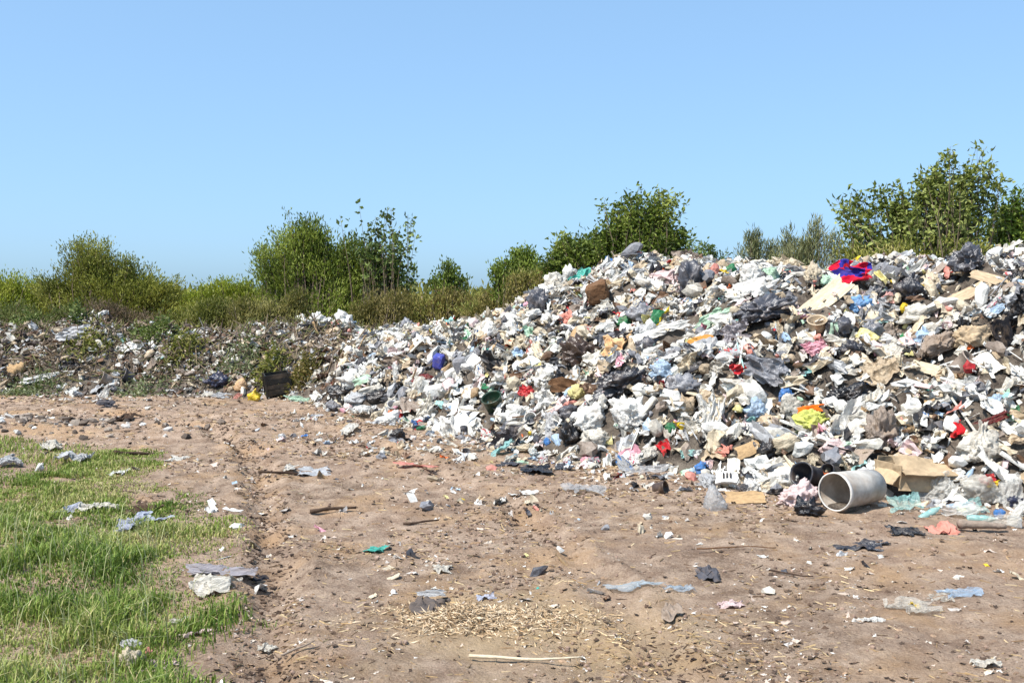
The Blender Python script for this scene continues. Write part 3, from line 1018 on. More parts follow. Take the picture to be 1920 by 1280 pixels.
def tall_grass():
    """dry grass and weeds on and behind the old low pile"""
    r = np.random.default_rng(19)
    n = 14000
    x = r.uniform(-16, 1.5, n)
    y = r.uniform(17.4, 26, n)
    patch = fbm(xy1(x, y, 0.6), 3, 91)
    h, sd = heap_raw(x, y)
    keep = (patch > 0.42) & (sd > 2.2)
    x, y, patch = x[keep], y[keep], patch[keep]
    n = len(x)
    pal = np.array([srgb(92, 98, 48), srgb(118, 116, 60), srgb(140, 128, 78), srgb(112, 120, 54)])
    C = pal[r.integers(0, 4, n)] * r.uniform(0.75, 1.2, (n, 1))
    V, F, C = blades(np.stack([x, y, surf(x, y) - 0.02], 1), r.uniform(0.10, 0.36, n), r.uniform(0.012, 0.03, n), C, r, 0.9)
    tag(link('tall_grass', new_mesh('tall_grass', V, F, M['grass'], col=C)), 'tall dry grass behind the old low pile', 'grass', kind='stuff')
tall_grass()

def weed(label, px, py, w, h, cols, seed, n=700):
    r = np.random.default_rng(seed)
    p = at(px, py + h * 0.5)
    k = p[1] / F_PX
    root = link('weed', None)
    root.location = p
    a = r.normal(size=(n, 3)) * np.array([w * k * 0.28, w * k * 0.28, 0])
    a[:, 2] = np.abs(r.normal(size=n)) * h * k * 0.45 * np.exp(-(a[:, 0] / (w * k * 0.5)) ** 2)
    a[:, 2] += surf(a[:, 0] + p[0], a[:, 1] + p[1]) - p[2]
    C = np.array(cols)[r.integers(0, len(cols), n)] * r.uniform(0.7, 1.25, (n, 1))
    D = np.stack([r.normal(size=n), r.normal(size=n), 0.5 + 0.5 * r.normal(size=n)], 1)
    V, F, C = leaf_cloud(a, D, r.uniform(0.05, 0.12, n), r.uniform(0.02, 0.045, n), C, r)
    link('leaves', new_mesh('leaves', V, F, M['leaf'], col=C), root)
    ST, SF, b = [], [], 0
    for q in range(14):
        e = a[r.integers(0, n)] + np.array([0, 0, 0.05])
        V, F = tube(np.array([e * [0.3, 0.3, 0] + [0, 0, -0.05], e * [0.7, 0.7, 0.6], e]), [0.006, 0.005, 0.002], 4)
        ST.append(V)
        SF += [f + b for f in F]
        b += len(V)
    link('stems', new_mesh('stems', np.concatenate(ST), SF, M['bark']), root)
    tag(root, label, 'weed', 'weeds on the old low pile')
WG = [srgb(86, 102, 46), srgb(108, 122, 58), srgb(130, 138, 82)]
WP = [srgb(122, 130, 92), srgb(146, 150, 116), srgb(98, 108, 64)]
weed('bright green weed clump on the pile below the round bush', 290, 622, 95, 34, WG, 1, 1300)
weed('tall dark green leafy weed on the old pile', 146, 586, 34, 44, DARKG, 2, 450)
weed('pale grey green weeds on the slope above the navy bag', 455, 668, 110, 38, WP, 3, 700)
weed('green weeds at the top left corner of the old pile', 50, 600, 90, 24, WG, 4, 1000)
weed('olive weed tuft in the middle of the old pile', 345, 640, 70, 36, OLIVE, 5, 700)
weed('low weeds at the foot of the old pile left of the black hollow', 60, 728, 110, 14, WP, 6, 700)
weed('low green weeds along the foot of the old pile', 275, 725, 110, 14, WP, 7, 350)
weed('dry tuft right of the black crate', 570, 690, 50, 44, [srgb(126, 108, 58), srgb(146, 128, 78), srgb(108, 102, 52)], 8, 700)
weed('olive tuft above the black crate', 505, 680, 60, 34, OLIVE, 9, 700)
weed('pale weed patch between the white rags on the old pile', 170, 640, 80, 30, OLIVE, 10, 600)

# ------------------------------------------------------------------ waste: the pieces one can pick out
C_ = {'white': srgb(234, 231, 223), 'offwhite': srgb(214, 207, 193), 'cream': srgb(212, 196, 168), 'beige': srgb(190, 168, 138), 'tan': srgb(176, 146, 108),
      'brown': srgb(112, 82, 58), 'darkbrown': srgb(70, 54, 44), 'taupe': srgb(150, 134, 120), 'lightgrey': srgb(190, 190, 190), 'grey': srgb(134, 134, 138),
      'darkgrey': srgb(84, 84, 90), 'charcoal': srgb(50, 50, 56), 'black': srgb(28, 28, 32), 'paleblue': srgb(176, 200, 222), 'blue': srgb(70, 130, 196),
      'navy': srgb(34, 38, 62), 'teal': srgb(74, 178, 160), 'paleteal': srgb(160, 206, 200), 'green': srgb(52, 134, 86), 'darkgreen': srgb(20, 52, 34), 'palegreen': srgb(182, 212, 184),
      'lime': srgb(204, 208, 104), 'yellow': srgb(236, 200, 40), 'paleyellow': srgb(232, 220, 150), 'orange': srgb(232, 106, 22), 'amber': srgb(190, 130, 60), 'peach': srgb(220, 178, 132), 'pink': srgb(228, 164, 176),
      'palepink': srgb(226, 200, 196), 'salmon': srgb(212, 138, 122), 'red': srgb(200, 34, 42), 'darkred': srgb(112, 28, 26), 'violet': srgb(150, 146, 196), 'mauve': srgb(162, 155, 158), 'lilac': srgb(190, 194, 210), 'skyblue': srgb(120, 168, 216), 'purpleblue': srgb(70, 76, 160)}
WORD = {'offwhite': 'off white', 'lightgrey': 'light grey', 'darkgrey': 'dark grey', 'paleblue': 'pale blue', 'paleteal': 'pale teal', 'palegreen': 'pale green',
        'palepink': 'pale pink', 'darkbrown': 'dark brown', 'darkred': 'dark red', 'darkgreen': 'dark green', 'paleyellow': 'pale yellow', 'purpleblue': 'purple blue'}
word = lambda c: WORD.get(c, c)

def place(o, p, Rm, S):
    m = Matrix([[Rm[0][0], Rm[0][1], Rm[0][2]], [Rm[1][0], Rm[1][1], Rm[1][2]], [Rm[2][0], Rm[2][1], Rm[2][2]]])
    o.rotation_euler = m.to_euler()
    o.location = tuple(float(v) for v in p)
    o.scale = tuple(float(v) for v in S)

def colour(o, c):
    o.color = (*[float(v) for v in (C_[c] if isinstance(c, str) else c)], 1.0)

def frame(n, roll):
    """x to the viewer's right, z along n, turned by roll in the sheet's own plane"""
    n = np.asarray(n, float)
    n = n / np.linalg.norm(n)
    x = np.array([1.0, 0, 0]) - n * n[0]
    x /= np.linalg.norm(x)
    y = np.cross(n, x)
    c, s = math.cos(roll), math.sin(roll)
    return np.stack([c * x + s * y, -s * x + c * y, n], 1)

HEROES = []     # (px, py, size px, landmark words)
FOOT = []       # x, y, radius kept free of loose pieces
MESH_SEED = [1000]

def hero(kind, px, py, w, h, c, label, category, lm=None, rot=0.0, mat=None, ground=False, embed=0.12, group=None):
    MESH_SEED[0] += 7
    sd = MESH_SEED[0]
    p = at(px, py + (0.30 * h if kind in ('bag', 'knot', 'block', 'tub') else 0.0))
    k = p[1] / F_PX
    W, H = w * k, h * k
    big = w > 55
    nrm = surf_n(p[:1], p[1:2])[0]
    cam_dir = np.array([-p[0], -p[1], CAM_H - p[2]])
    cam_dir /= np.linalg.norm(cam_dir)
    r = np.random.default_rng(sd)
    roll = math.radians(rot)
    name = category.replace(' ', '_')
    kids = []
    dark = isinstance(c, str) and c in ('black', 'charcoal', 'darkgrey', 'grey', 'navy', 'darkbrown')
    if dark and mat is None and kind in ('bag', 'knot', 'film'):
        mat = 'gloss'
    if kind in ('bag', 'knot'):
        V, F = s_bag(sd, sharp=(0.55 if mat == 'clear' else (1.45 if dark or c == 'taupe' else 1.0)), sub=5 if w > 62 else (4 if w > 26 else 3), knot=(kind == 'knot'))
        me = new_mesh(name, V, F, M[mat or 'film'], smooth=True)
        R = frame(np.array([0.0, 0, 1]) + 0.25 * nrm, r.uniform(-0.3, 0.3))
        roll_m = np.array(Matrix.Rotation(-roll, 3, 'Y'))
        R = R @ roll_m
        S = (W * 1.12, 0.5 * (W + H) * (0.9 if not ground else 0.8), H * 1.15)
        p = p - np.array([0, 0, embed * H])
    elif kind in ('film', 'cloth', 'board', 'card', 'bundle'):
        if kind == 'bundle':
            V, F = s_film(sd, 40, 1.5, 0.3)
            sm, mm, th = False, 'film', 0.8
        elif kind == 'film':
            V, F = s_film(sd, 44 if big else 26, ragged=(0.65 if ground else 0.5))
            sm, mm, th = False, 'film', 0.34
        elif kind == 'cloth':
            V, F = s_cloth(sd, 40 if big else 26)
            sm, mm, th = True, 'cloth', 0.42
        else:
            V, F = s_board(sd, 0.05 if kind == 'board' else 0.03, 0.3)
            sm, mm, th = False, 'foam' if kind == 'board' else 'card', 0.6
        me = new_mesh(name, V, F, M[mat or mm], smooth=sm)
        if ground:
            R = frame(nrm, roll)
            depth = min(H * p[1] / CAM_H * 0.85, 2.2 * W + 0.15)
            S = (W, depth, (1.0 * H if kind in ('bundle', 'cloth') else max(0.035, 0.5 * H)) if kind != 'card' else W * 0.5)
            if kind == 'bundle':
                S = (W, 0.75 * W, 0.95 * H)
            p = p - np.array([0, 0, 0.006])
        else:
            n = 0.65 * nrm + 0.6 * cam_dir
            R = frame(n, roll)
            S = (W, H, th * min(W, H) if kind in ('film', 'cloth') else 0.8 * min(W, H))
            p = p + n / np.linalg.norm(n) * 0.04
    elif kind == 'bottle':
        V, F, Cv, Cf = s_bottle(sd)
        me = new_mesh(name, V, F, M[mat or 'pet'], smooth=True)
        kids.append(('cap', new_mesh('cap', Cv, Cf, M['hard'], smooth=True), 'white'))
        R = frame(nrm * 0.6 + cam_dir * 0.5, roll)
        S = (W, W, W)
        p = p + np.array([0, 0, 0.05 * W])
    elif kind == 'tub':
        V, F = s_tub(sd)
        V = V - np.array([0, 0, 0.5])
        me = new_mesh(name, V, F, M[mat or 'hard'], smooth=True)
        ax = np.array([math.sin(roll), -0.55, math.cos(roll)]) if not ground else np.array([-0.6, -0.8, 0.35])
        R = frame(ax, 0.2)
        S = (W, W, H)
        p = p + np.array([0, 0, 0.28 * H])
    elif kind == 'block':
        V, F = s_block(sd)
        me = new_mesh(name, V, F, M[mat or 'foam'], smooth=False)
        R = frame(np.array([0, 0, 1.0]) + 0.4 * nrm, r.uniform(-0.4, 0.4)) @ np.array(Matrix.Rotation(-roll, 3, 'Y'))
        S = (W, 0.6 * (W + H) * 0.8, H)
        p = p - np.array([0, 0, embed * H])
    elif kind == 'stick':
        V, F = s_stick(sd, thick=max(0.006, 0.5 * h / w), n=12, bendy=0.05)
        me = new_mesh(name, V, F, M[mat or 'wood'], smooth=True)
        if ground:
            L = W / max(0.25, abs(math.cos(roll)))
            R = frame(nrm, roll)
        else:
            L = W
            R = frame(nrm * 0.4 + cam_dir, roll)
        S = (L, L, L)
        p = p + np.array([0, 0, 0.01])
    o = link(name, me)
    place(o, p, R, S)
    colour(o, c)
    for nm, m2, cc in kids:
        ch = link(nm, m2, o)
        colour(ch, cc)
    tag(o, label, category, group)
    if lm:
        HEROES.append((px, py, max(w, h), lm))
    FOOT.append((p[0], p[1], 0.42 * max(W, H) if not ground else 0.3 * W))
    return o

# --- the big heap, right part
hero('cloth', 1594, 519, 78, 52, srgb(206, 24, 52), 'red and blue patterned garment on top of the heap', 'garment', 'the red and blue garment', mat='redblue')
hero('board', 1535, 577, 156, 44, 'cream', 'long cream foam panel sloping below the red and blue garment', 'foam sheet', 'the long cream panel', rot=30)
hero('knot', 1707, 547, 52, 48, 'charcoal', 'shiny charcoal knotted bag right of the cream panel', 'rubbish bag', 'the shiny charcoal bag')
hero('bag', 1826, 484, 74, 44, 'darkgrey', 'large grey bag on the skyline near the right edge', 'rubbish bag', 'the grey skyline bag', rot=15)
hero('film', 1745, 487, 66, 30, 'grey', 'flat grey film on the skyline left of the grey bag', 'plastic film', 'the flat grey skyline film', rot=10)
hero('film', 1712, 512, 44, 34, 'darkgrey', 'dark grey film hanging above the shiny charcoal bag', 'plastic film')
hero('board', 1800, 567, 130, 36, 'beige', 'torn pinkish beige foam slab near the right edge', 'foam slab', 'the beige foam slab', rot=8)
hero('board', 1862, 528, 96, 22, 'beige', 'splintered beige board angled down from the skyline at right', 'board', 'the splintered beige board', rot=-38)
hero('film', 1906, 524, 50, 34, 'black', 'black sheet at the right edge beside the splintered board', 'plastic sheet', None, rot=50)
hero('film', 1908, 546, 46, 24, 'paleblue', 'pale blue sheet at the right edge below the black sheet', 'plastic sheet', None, rot=25)
hero('film', 1785, 505, 84, 22, 'white', 'long bright white sheet climbing to the grey skyline bag', 'plastic sheet', None, rot=35)
hero('bag', 1619, 573, 46, 36, 'skyblue', 'blue and white printed bag below the long cream panel', 'plastic bag', 'the blue printed bag', mat='film', rot=25)
hero('film', 1666, 574, 46, 36, srgb(222, 168, 158), 'red striped film right of the blue printed bag', 'plastic film', 'the red striped film', rot=40)
hero('bag', 1413, 556, 120, 42, 'white', 'large white sack left of the long cream panel', 'sack', 'the large white sack', rot=18)
hero('bag', 1438, 583, 104, 44, 'darkgrey', 'large dark grey bag under the white sack', 'rubbish bag', 'the dark grey bag under the white sack', rot=8)
hero('film', 1342, 604, 84, 34, 'palegreen', 'pale green tinted white sheet left of the dark grey bag', 'plastic sheet', None, rot=25)
hero('block', 1318, 650, 52, 28, 'amber', 'amber brown box lying on the heap', 'box', 'the amber box', rot=12, mat='card')
hero('film', 1382, 637, 62, 62, 'mauve', 'thin grey film spread right of the amber box', 'plastic film', 'the thin grey film')
hero('film', 1530, 662, 48, 38, 'pink', 'pink printed film in the middle of the heap', 'plastic film', 'the pink film', rot=10)
hero('cloth', 1690, 652, 46, 26, 'green', 'green cloth scrap on the right part of the heap', 'rag', 'the green scrap', rot=25)
hero('bag', 1770, 645, 76, 34, 'taupe', 'taupe folded fabric left of the tan cushion', 'cushion', 'the taupe fabric', rot=22, mat='cloth')
hero('bag', 1826, 636, 66, 40, 'beige', 'tan cushion at the right of the heap', 'cushion', 'the tan cushion', rot=8, mat='cloth')
hero('cloth', 1884, 634, 40, 66, 'black', 'black cloth hanging right of the tan cushion', 'cloth', 'the black hanging cloth')
hero('tub', 1806, 690, 48, 44, 'taupe', 'taupe plastic pot below the tan cushion', 'pot', 'the taupe pot', rot=40)
hero('board', 1752, 698, 88, 26, 'cream', 'cream board left of the taupe pot', 'board', None, rot=-25)
hero('film', 1650, 704, 80, 56, 'beige', 'crumpled tan sheet in the middle right of the heap', 'plastic sheet', 'the crumpled tan sheet', rot=15)
hero('bag', 1668, 632, 70, 40, 'taupe', 'greyish pink sack left of the green scrap', 'sack', None, rot=20)
hero('film', 1433, 700, 86, 62, 'grey', 'wide grey film left of the pink film', 'plastic film', 'the wide grey film', rot=-15)
hero('bag', 1590, 752, 88, 46, 'black', 'large black bag under the crumpled tan sheet', 'rubbish bag', 'the large black bag', rot=12)
hero('bag', 1474, 744, 28, 24, 'blue', 'small sky blue wrapper left of the large black bag', 'wrapper', 'the sky blue wrapper')
hero('cloth', 1524, 772, 54, 20, 'orange', 'bright orange cloth below the large black bag', 'cloth', 'the orange cloth', rot=-3)
hero('bag', 1521, 798, 66, 38, 'lime', 'lime yellow bag right below the orange cloth', 'plastic bag', 'the lime bag')
hero('bag', 1414, 770, 48, 36, 'paleblue', 'pale blue and white bag left of the orange cloth', 'plastic bag', 'the pale blue bag')
hero('bag', 1484, 766, 42, 38, 'offwhite', 'off white bag touching the orange cloth on its left', 'plastic bag')
hero('bag', 1652, 812, 68, 74, 'taupe', 'upright wrinkled taupe sack in the lower right of the heap', 'sack', 'the wrinkled taupe sack')
hero('cloth', 1798, 808, 36, 34, 'red', 'bright red cloth in the lower right of the heap', 'cloth', 'the red cloth')
hero('film', 1858, 795, 76, 16, 'darkred', 'long red strip near the right edge', 'plastic strip', 'the long red strip', rot=18)
hero('knot', 1834, 836, 82, 70, 'offwhite', 'large pale knotted sack at lower right', 'sack', 'the large pale sack')
hero('film', 1816, 742, 58, 66, 'white', 'clear white film above the red cloth', 'plastic film', None, mat='clear')
hero('bag', 1868, 762, 34, 28, 'paleblue', 'pale blue bag right of the clear white film', 'plastic bag')
hero('film', 1906, 778, 26, 18, 'green', 'green scrap at the right edge above the red strip', 'plastic scrap')
hero('bag', 1570, 848, 64, 34, 'palepink', 'pinkish white bag above the black bucket', 'plastic bag', 'the pinkish white bag')
hero('bag', 1480, 836, 56, 34, 'cream', 'cream bag left of the pinkish white bag', 'plastic bag', 'the cream bag', rot=25)
hero('card', 1404, 848, 54, 30, 'tan', 'torn brown carton piece low on the heap', 'cardboard', 'the torn carton piece', rot=15)
hero('bag', 1440, 846, 40, 36, 'black', 'black bag right of the torn carton piece', 'rubbish bag')
hero('film', 1290, 855, 30, 18, 'paleteal', 'small cyan scrap left of the torn carton piece', 'plastic scrap')
hero('bag', 1336, 520, 24, 22, 'salmon', 'small salmon bag below the crest', 'plastic bag')
hero('bag', 1298, 530, 46, 62, 'darkgrey', 'dark grey ragged bag below the crest', 'rubbish bag', 'the ragged grey crest bag')
hero('bag', 1368, 510, 24, 18, 'green', 'small green scrap under the crest', 'plastic scrap')
hero('bag', 1408, 518, 40, 36, 'white', 'white bundle under the crest above the white sack', 'plastic bag', 'the white crest bundle')
hero('bag', 1446, 522, 34, 30, 'palegreen', 'pale greenish bag right of the white crest bundle', 'plastic bag')
hero('card', 1677, 516, 36, 26, 'amber', 'light brown carton piece left of the dark grey hanging film', 'cardboard', None, rot=20)
hero('film', 1547, 490, 36, 24, 'white', 'pointed white sheet on the skyline left of the garment', 'plastic sheet')
hero('film', 1660, 474, 12, 26, 'paleyellow', 'pale yellow strip sticking up on the skyline', 'plastic strip', None, rot=10)
hero('film', 1450, 482, 30, 14, 'cream', 'cream scrap standing on the crest', 'plastic scrap')
hero('tub', 1532, 610, 38, 26, 'beige', 'round beige open tin above the pink film', 'tin', 'the round beige tin', rot=-10)
hero('bag', 1578, 620, 46, 34, 'darkgrey', 'dark grey bag right of the round beige tin', 'rubbish bag')
hero('bag', 1596, 660, 52, 36, 'charcoal', 'charcoal bag right of the pink film', 'rubbish bag', 'the charcoal bag by the pink film')
hero('bag', 1632, 622, 44, 34, 'grey', 'grey peaked bag below the blue printed bag', 'rubbish bag')
hero('bag', 1715, 598, 60, 34, 'offwhite', 'milky bag below the shiny charcoal bag', 'plastic bag', 'the milky bag')
hero('stick', 1728, 726, 90, 5, 'darkbrown', 'dark brown branch among twigs below the cream board', 'branch', None, rot=35)
hero('film', 1866, 590, 44, 22, 'paleblue', 'pale blue sheet left of the right edge below the foam slab', 'plastic sheet', None, rot=20)
# --- the foot of the heap at lower right
hero('bag', 1500, 934, 84, 46, 'palepink', 'pinkish cream sack lying left of the grey pipe', 'sack', 'the pinkish cream sack', rot=18)
hero('bag', 1519, 955, 58, 36, 'black', 'crumpled black bag in front of the grey pipe mouth', 'rubbish bag', 'the black bag by the pipe')
hero('film', 1697, 955, 66, 58, 'paleteal', 'teal tinted crumpled plastic right of the grey pipe', 'plastic film', 'the teal crumpled plastic', mat='clear')
hero('film', 1758, 930, 84, 62, 'white', 'cloudy clear film heaped right of the teal crumpled plastic', 'plastic film', 'the cloudy film heap', mat='clear', rot=15)
hero('film', 1800, 968, 90, 44, 'white', 'low cloudy clear film above the thick taupe log', 'plastic film', None, mat='clear', rot=-8)
hero('bag', 1838, 925, 70, 50, 'offwhite', 'puffed clear bag in the cloudy plastic at lower right', 'plastic bag', None, mat='clear')
hero('film', 1896, 935, 76, 62, 'white', 'cloudy clear film cut by the right edge', 'plastic film', None, mat='clear', rot=30)
hero('film', 1880, 985, 84, 34, 'offwhite', 'flattened clear film under the small white carton', 'plastic film', None, mat='clear')
hero('bottle', 1745, 965, 52, 20, 'paleteal', 'clear teal bottle right of the teal crumpled plastic', 'bottle', None, rot=25)
hero('bottle', 1782, 905, 46, 18, 'lightgrey', 'clear bottle on top of the cloudy film heap', 'bottle', None, rot=-20)
hero('bottle', 1842, 975, 54, 20, 'paleteal', 'clear teal bottle lying over the thick taupe log', 'bottle', None, rot=-12)
hero('bottle', 1815, 900, 46, 18, 'paleblue', 'pale blue bottle left of the red packet', 'bottle', None, rot=50)
hero('film', 1795, 896, 40, 26, 'white', 'white packet with a blue curl above the cloudy film', 'packet', None, rot=5)
hero('film', 1820, 962, 56, 40, 'paleteal', 'teal tinted film on the cloudy plastic bundle', 'plastic film', None, mat='clear')
hero('bag', 1873, 966, 18, 18, 'blue', 'tiny bright blue scrap on the cloudy plastic', 'plastic scrap')
hero('block', 1902, 980, 24, 22, 'white', 'small white carton at the right edge', 'carton', None)
hero('film', 1850, 905, 34, 24, 'red', 'red packet on the cloudy plastic near the right edge', 'packet')
hero('film', 1862, 914, 26, 18, 'yellow', 'yellow packet against the red packet', 'packet')
hero('bag', 1905, 943, 32, 20, 'navy', 'navy scrap at the right edge above the small carton', 'plastic scrap')
hero('stick', 1842, 996, 88, 18, 'taupe', 'thick taupe log under the cloudy plastic', 'log', 'the thick taupe log', rot=-4, ground=True)
hero('cloth', 1764, 996, 60, 22, 'salmon', 'dull red cloth left of the thick taupe log', 'cloth', None, ground=True)
hero('film', 1697, 999, 70, 14, 'black', 'black strip of film below the teal crumpled plastic', 'plastic film', None, ground=True)
hero('film', 1610, 1029, 124, 22, 'charcoal', 'flat black torn bag on the bare ground below the pipe', 'plastic bag', None, ground=True)
hero('stick', 1380, 1030, 150, 3, 'brown', 'thin straight brown stick on the ground left of the black bag', 'stick', None, rot=2, ground=True)
hero('stick', 1482, 1080, 70, 3, 'darkbrown', 'short dark twig below the straight brown stick', 'twig', None, rot=-35, ground=True)
hero('cloth', 1327, 1080, 52, 22, 'darkgrey', 'dark grey rag clump on the ground right of centre', 'rag', None, ground=True)
hero('film', 1706, 1138, 110, 34, 'offwhite', 'clear torn film with yellow label at lower right', 'plastic film', None, mat='clear', ground=True, rot=20)
hero('film', 1716, 1141, 20, 12, 'yellow', 'yellow label on the clear torn film', 'label', None, ground=True)
hero('film', 1806, 1117, 96, 20, 'paleblue', 'pale blue film on the ground at lower right', 'plastic film', None, ground=True, mat='clear')
hero('film', 1762, 1124, 60, 20, 'offwhite', 'whitish film joining the clear and the pale blue film', 'plastic film', None, ground=True, mat='clear')
hero('film', 1626, 1166, 76, 9, 'white', 'white paper strip below the clear torn film', 'paper strip', None, ground=True, rot=10)
hero('card', 1398, 942, 84, 34, 'tan', 'brown crushed carton left of the pinkish cream sack', 'carton', 'the crushed carton', rot=-4)
hero('bag', 1340, 940, 44, 42, 'lightgrey', 'clear greyish bag left of the crushed carton', 'plastic bag', 'the clear greyish bag', mat='clear')
hero('bag', 1318, 880, 30, 22, 'blue', 'bright blue bag at the foot of the heap', 'plastic bag', 'the bright blue bag')
hero('bag', 1470, 900, 62, 34, 'white', 'white bag left of the black bucket', 'plastic bag', 'the white bag by the bucket')
hero('film', 1215, 890, 110, 26, 'lightgrey', 'heap of clear grey film at the foot of the heap', 'plastic film', None, mat='clear')
hero('tub', 1238, 916, 30, 24, 'darkbrown', 'dark brown can on the ground before the heap', 'can', None, rot=75)
hero('film', 1095, 922, 90, 24, 'lightgrey', 'clear crumpled film on the ground left of the dark brown can', 'plastic film', None, mat='clear', ground=True)
hero('film', 990, 926, 84, 14, 'white', 'white paper strip on the ground below the black rags', 'paper strip', None, ground=True, rot=12)
# --- the big heap, left and middle part
hero('film', 1093, 536, 58, 46, 'teal', 'bright teal bag near the crest', 'plastic bag', 'the bright teal bag', rot=35)
hero('block', 1128, 552, 46, 38, 'brown', 'dark brown box right of the teal bag', 'box', 'the brown box', rot=20, mat='card')
hero('bag', 882, 584, 48, 26, 'charcoal', 'charcoal bag on the skyline of the low slope', 'rubbish bag', 'the charcoal skyline bag')
hero('bag', 905, 580, 28, 24, 'white', 'white and red bag right of the charcoal skyline bag', 'plastic bag', None, mat='print')
hero('bag', 1012, 570, 40, 44, 'darkgrey', 'grey black bag left of the teal bag', 'rubbish bag', 'the grey black bag')
hero('bag', 1070, 516, 26, 30, 'white', 'white bag on the crest left of the teal bag', 'plastic bag')
hero('bag', 1040, 532, 40, 30, 'offwhite', 'off white bag on the crest above the grey black bag', 'plastic bag')
hero('knot', 728, 598, 36, 28, 'palegreen', 'round pale bag at the left end of the heap skyline', 'plastic bag', 'the round pale bag')
hero('film', 800, 614, 82, 34, 'white', 'white sheets along the left skyline', 'plastic sheet', 'the white skyline sheets', rot=20)
hero('bag', 768, 612, 34, 24, 'grey', 'grey bag left of the white skyline sheets', 'rubbish bag')
hero('cloth', 1158, 655, 56, 70, 'peach', 'peach tan blanket draped on the middle of the heap', 'blanket', 'the peach blanket', rot=-20)
hero('cloth', 1066, 606, 38, 46, 'salmon', 'pink cloth strip draped left of the peach blanket', 'cloth', 'the pink cloth strip', rot=40)
hero('bag', 1082, 672, 84, 54, 'darkbrown', 'dark brown and black bag left of the peach blanket', 'rubbish bag', 'the dark brown bag', rot=-20)
hero('film', 1053, 724, 60, 50, 'black', 'black torn film below the dark brown bag', 'plastic film', 'the black torn film', rot=55)
hero('bag', 1166, 728, 112, 46, 'charcoal', 'long black bag below the peach blanket', 'rubbish bag', 'the long black bag', rot=25)
hero('bag', 1190, 776, 64, 58, 'white', 'large bright white bag low on the heap', 'plastic bag', 'the large bright white bag', rot=10)
hero('bag', 1108, 790, 66, 48, 'white', 'white bag left of the large bright white bag', 'plastic bag', 'the second white bag')
hero('bag', 1118, 826, 58, 34, 'offwhite', 'off white bag just below the two bright white bags', 'plastic bag')
hero('bag', 968, 782, 68, 36, 'white', 'wide white bag at the foot of the heap', 'plastic bag', 'the wide white bag')
hero('bag', 1072, 815, 40, 44, 'black', 'black bag left of the off white bag at the heap foot', 'rubbish bag', 'the black bag at the heap foot')
hero('tub', 926, 757, 40, 36, 'darkgreen', 'dark green open tub at the foot of the heap', 'tub', 'the dark green tub', rot=-20)
hero('bag', 796, 720, 44, 24, 'darkred', 'dark red bag on the low slope', 'rubbish bag', 'the dark red bag')
hero('block', 823, 680, 22, 28, 'purpleblue', 'purple blue box on the low slope', 'box', 'the purple blue box', rot=-10, mat='hard')
hero('film', 990, 742, 28, 34, 'red', 'pink red wrapper right of the dark green tub', 'wrapper', 'the pink red wrapper', rot=50)
hero('block', 821, 736, 44, 26, 'white', 'white foam block below the dark red bag', 'foam block', 'the white foam block')
hero('board', 872, 733, 50, 14, 'white', 'long white foam strip right of the foam block', 'foam strip', None, rot=15)
hero('board', 894, 680, 36, 26, 'white', 'white panel leaning against a grey box', 'panel', 'the white panel', rot=-40)
hero('block', 873, 690, 36, 36, 'grey', 'grey box left of the white panel', 'box', None, mat='card')
hero('bag', 658, 715, 46, 34, 'white', 'white bag at the left foot of the heap', 'plastic bag', 'the white bag at the left foot')
hero('bag', 640, 737, 50, 22, 'black', 'black bag under the white bag at the left foot', 'rubbish bag')
hero('bag', 672, 747, 48, 22, 'lightgrey', 'light grey bag right of the black bag at the left foot', 'plastic bag')
hero('bag', 710, 748, 44, 20, 'black', 'flat black bag right of the light grey bag', 'rubbish bag', 'the flat black bag')
hero('film', 680, 768, 84, 10, 'white', 'long white strip on the ground at the left foot', 'plastic strip', None, ground=True)
hero('bag', 738, 780, 26, 18, 'orange', 'small orange wrapper on the ground below the flat black bag', 'wrapper')
hero('film', 850, 797, 120, 18, 'white', 'long white spread of paper at the heap foot', 'paper', None, ground=True)
hero('bag', 1200, 592, 58, 36, 'grey', 'grey sheet over a tub right of the pink cloth strip', 'plastic sheet', 'the grey covered tub', rot=-20)
hero('bag', 1170, 604, 28, 20, 'green', 'small green bag left of the grey covered tub', 'plastic bag')
hero('bag', 1084, 737, 36, 26, 'paleyellow', 'pale yellow bag left of the long black bag', 'plastic bag')
hero('bag', 1257, 806, 20, 18, 'green', 'small grass green bag right of the large bright white bag', 'plastic bag')
hero('bag', 1027, 830, 14, 14, 'blue', 'tiny blue scrap left of the black bag at the heap foot', 'plastic scrap')
hero('bag', 1248, 698, 48, 36, 'paleblue', 'pale bluish bag right of the long black bag', 'plastic bag', 'the pale bluish bag', rot=35)
hero('bag', 1282, 725, 60, 36, 'grey', 'grey bag right below the pale bluish bag', 'rubbish bag')
hero('bag', 1285, 765, 50, 36, 'beige', 'mustard beige bag left of the pale blue bag', 'plastic bag', 'the mustard beige bag', rot=15)
hero('bag', 1215, 650, 50, 30, 'darkgrey', 'dark grey bag right of the peach blanket', 'rubbish bag')
hero('film', 1215, 672, 70, 28, 'white', 'white film right of the peach blanket', 'plastic film', None, rot=10)
hero('film', 1255, 622, 110, 30, 'white', 'wide white sheets above the amber box', 'plastic sheet', 'the wide white sheets', rot=10)
hero('bag', 1070, 776, 44, 26, 'darkgrey', 'dark grey bag above the second white bag', 'rubbish bag')
hero('bag', 745, 817, 28, 20, 'black', 'small black bag on the ground before the heap', 'rubbish bag', None)
hero('film', 657, 806, 34, 18, 'offwhite', 'pale ring of plastic left of the small black bag', 'plastic strip', None, ground=True)
hero('film', 1006, 884, 66, 22, 'black', 'widest of the black film rags on the ground before the heap', 'plastic film', 'the black film rags', ground=True)
hero('film', 955, 873, 56, 9, 'charcoal', 'thin black film strip left of the widest black film rag', 'plastic strip', None, ground=True, rot=-12)
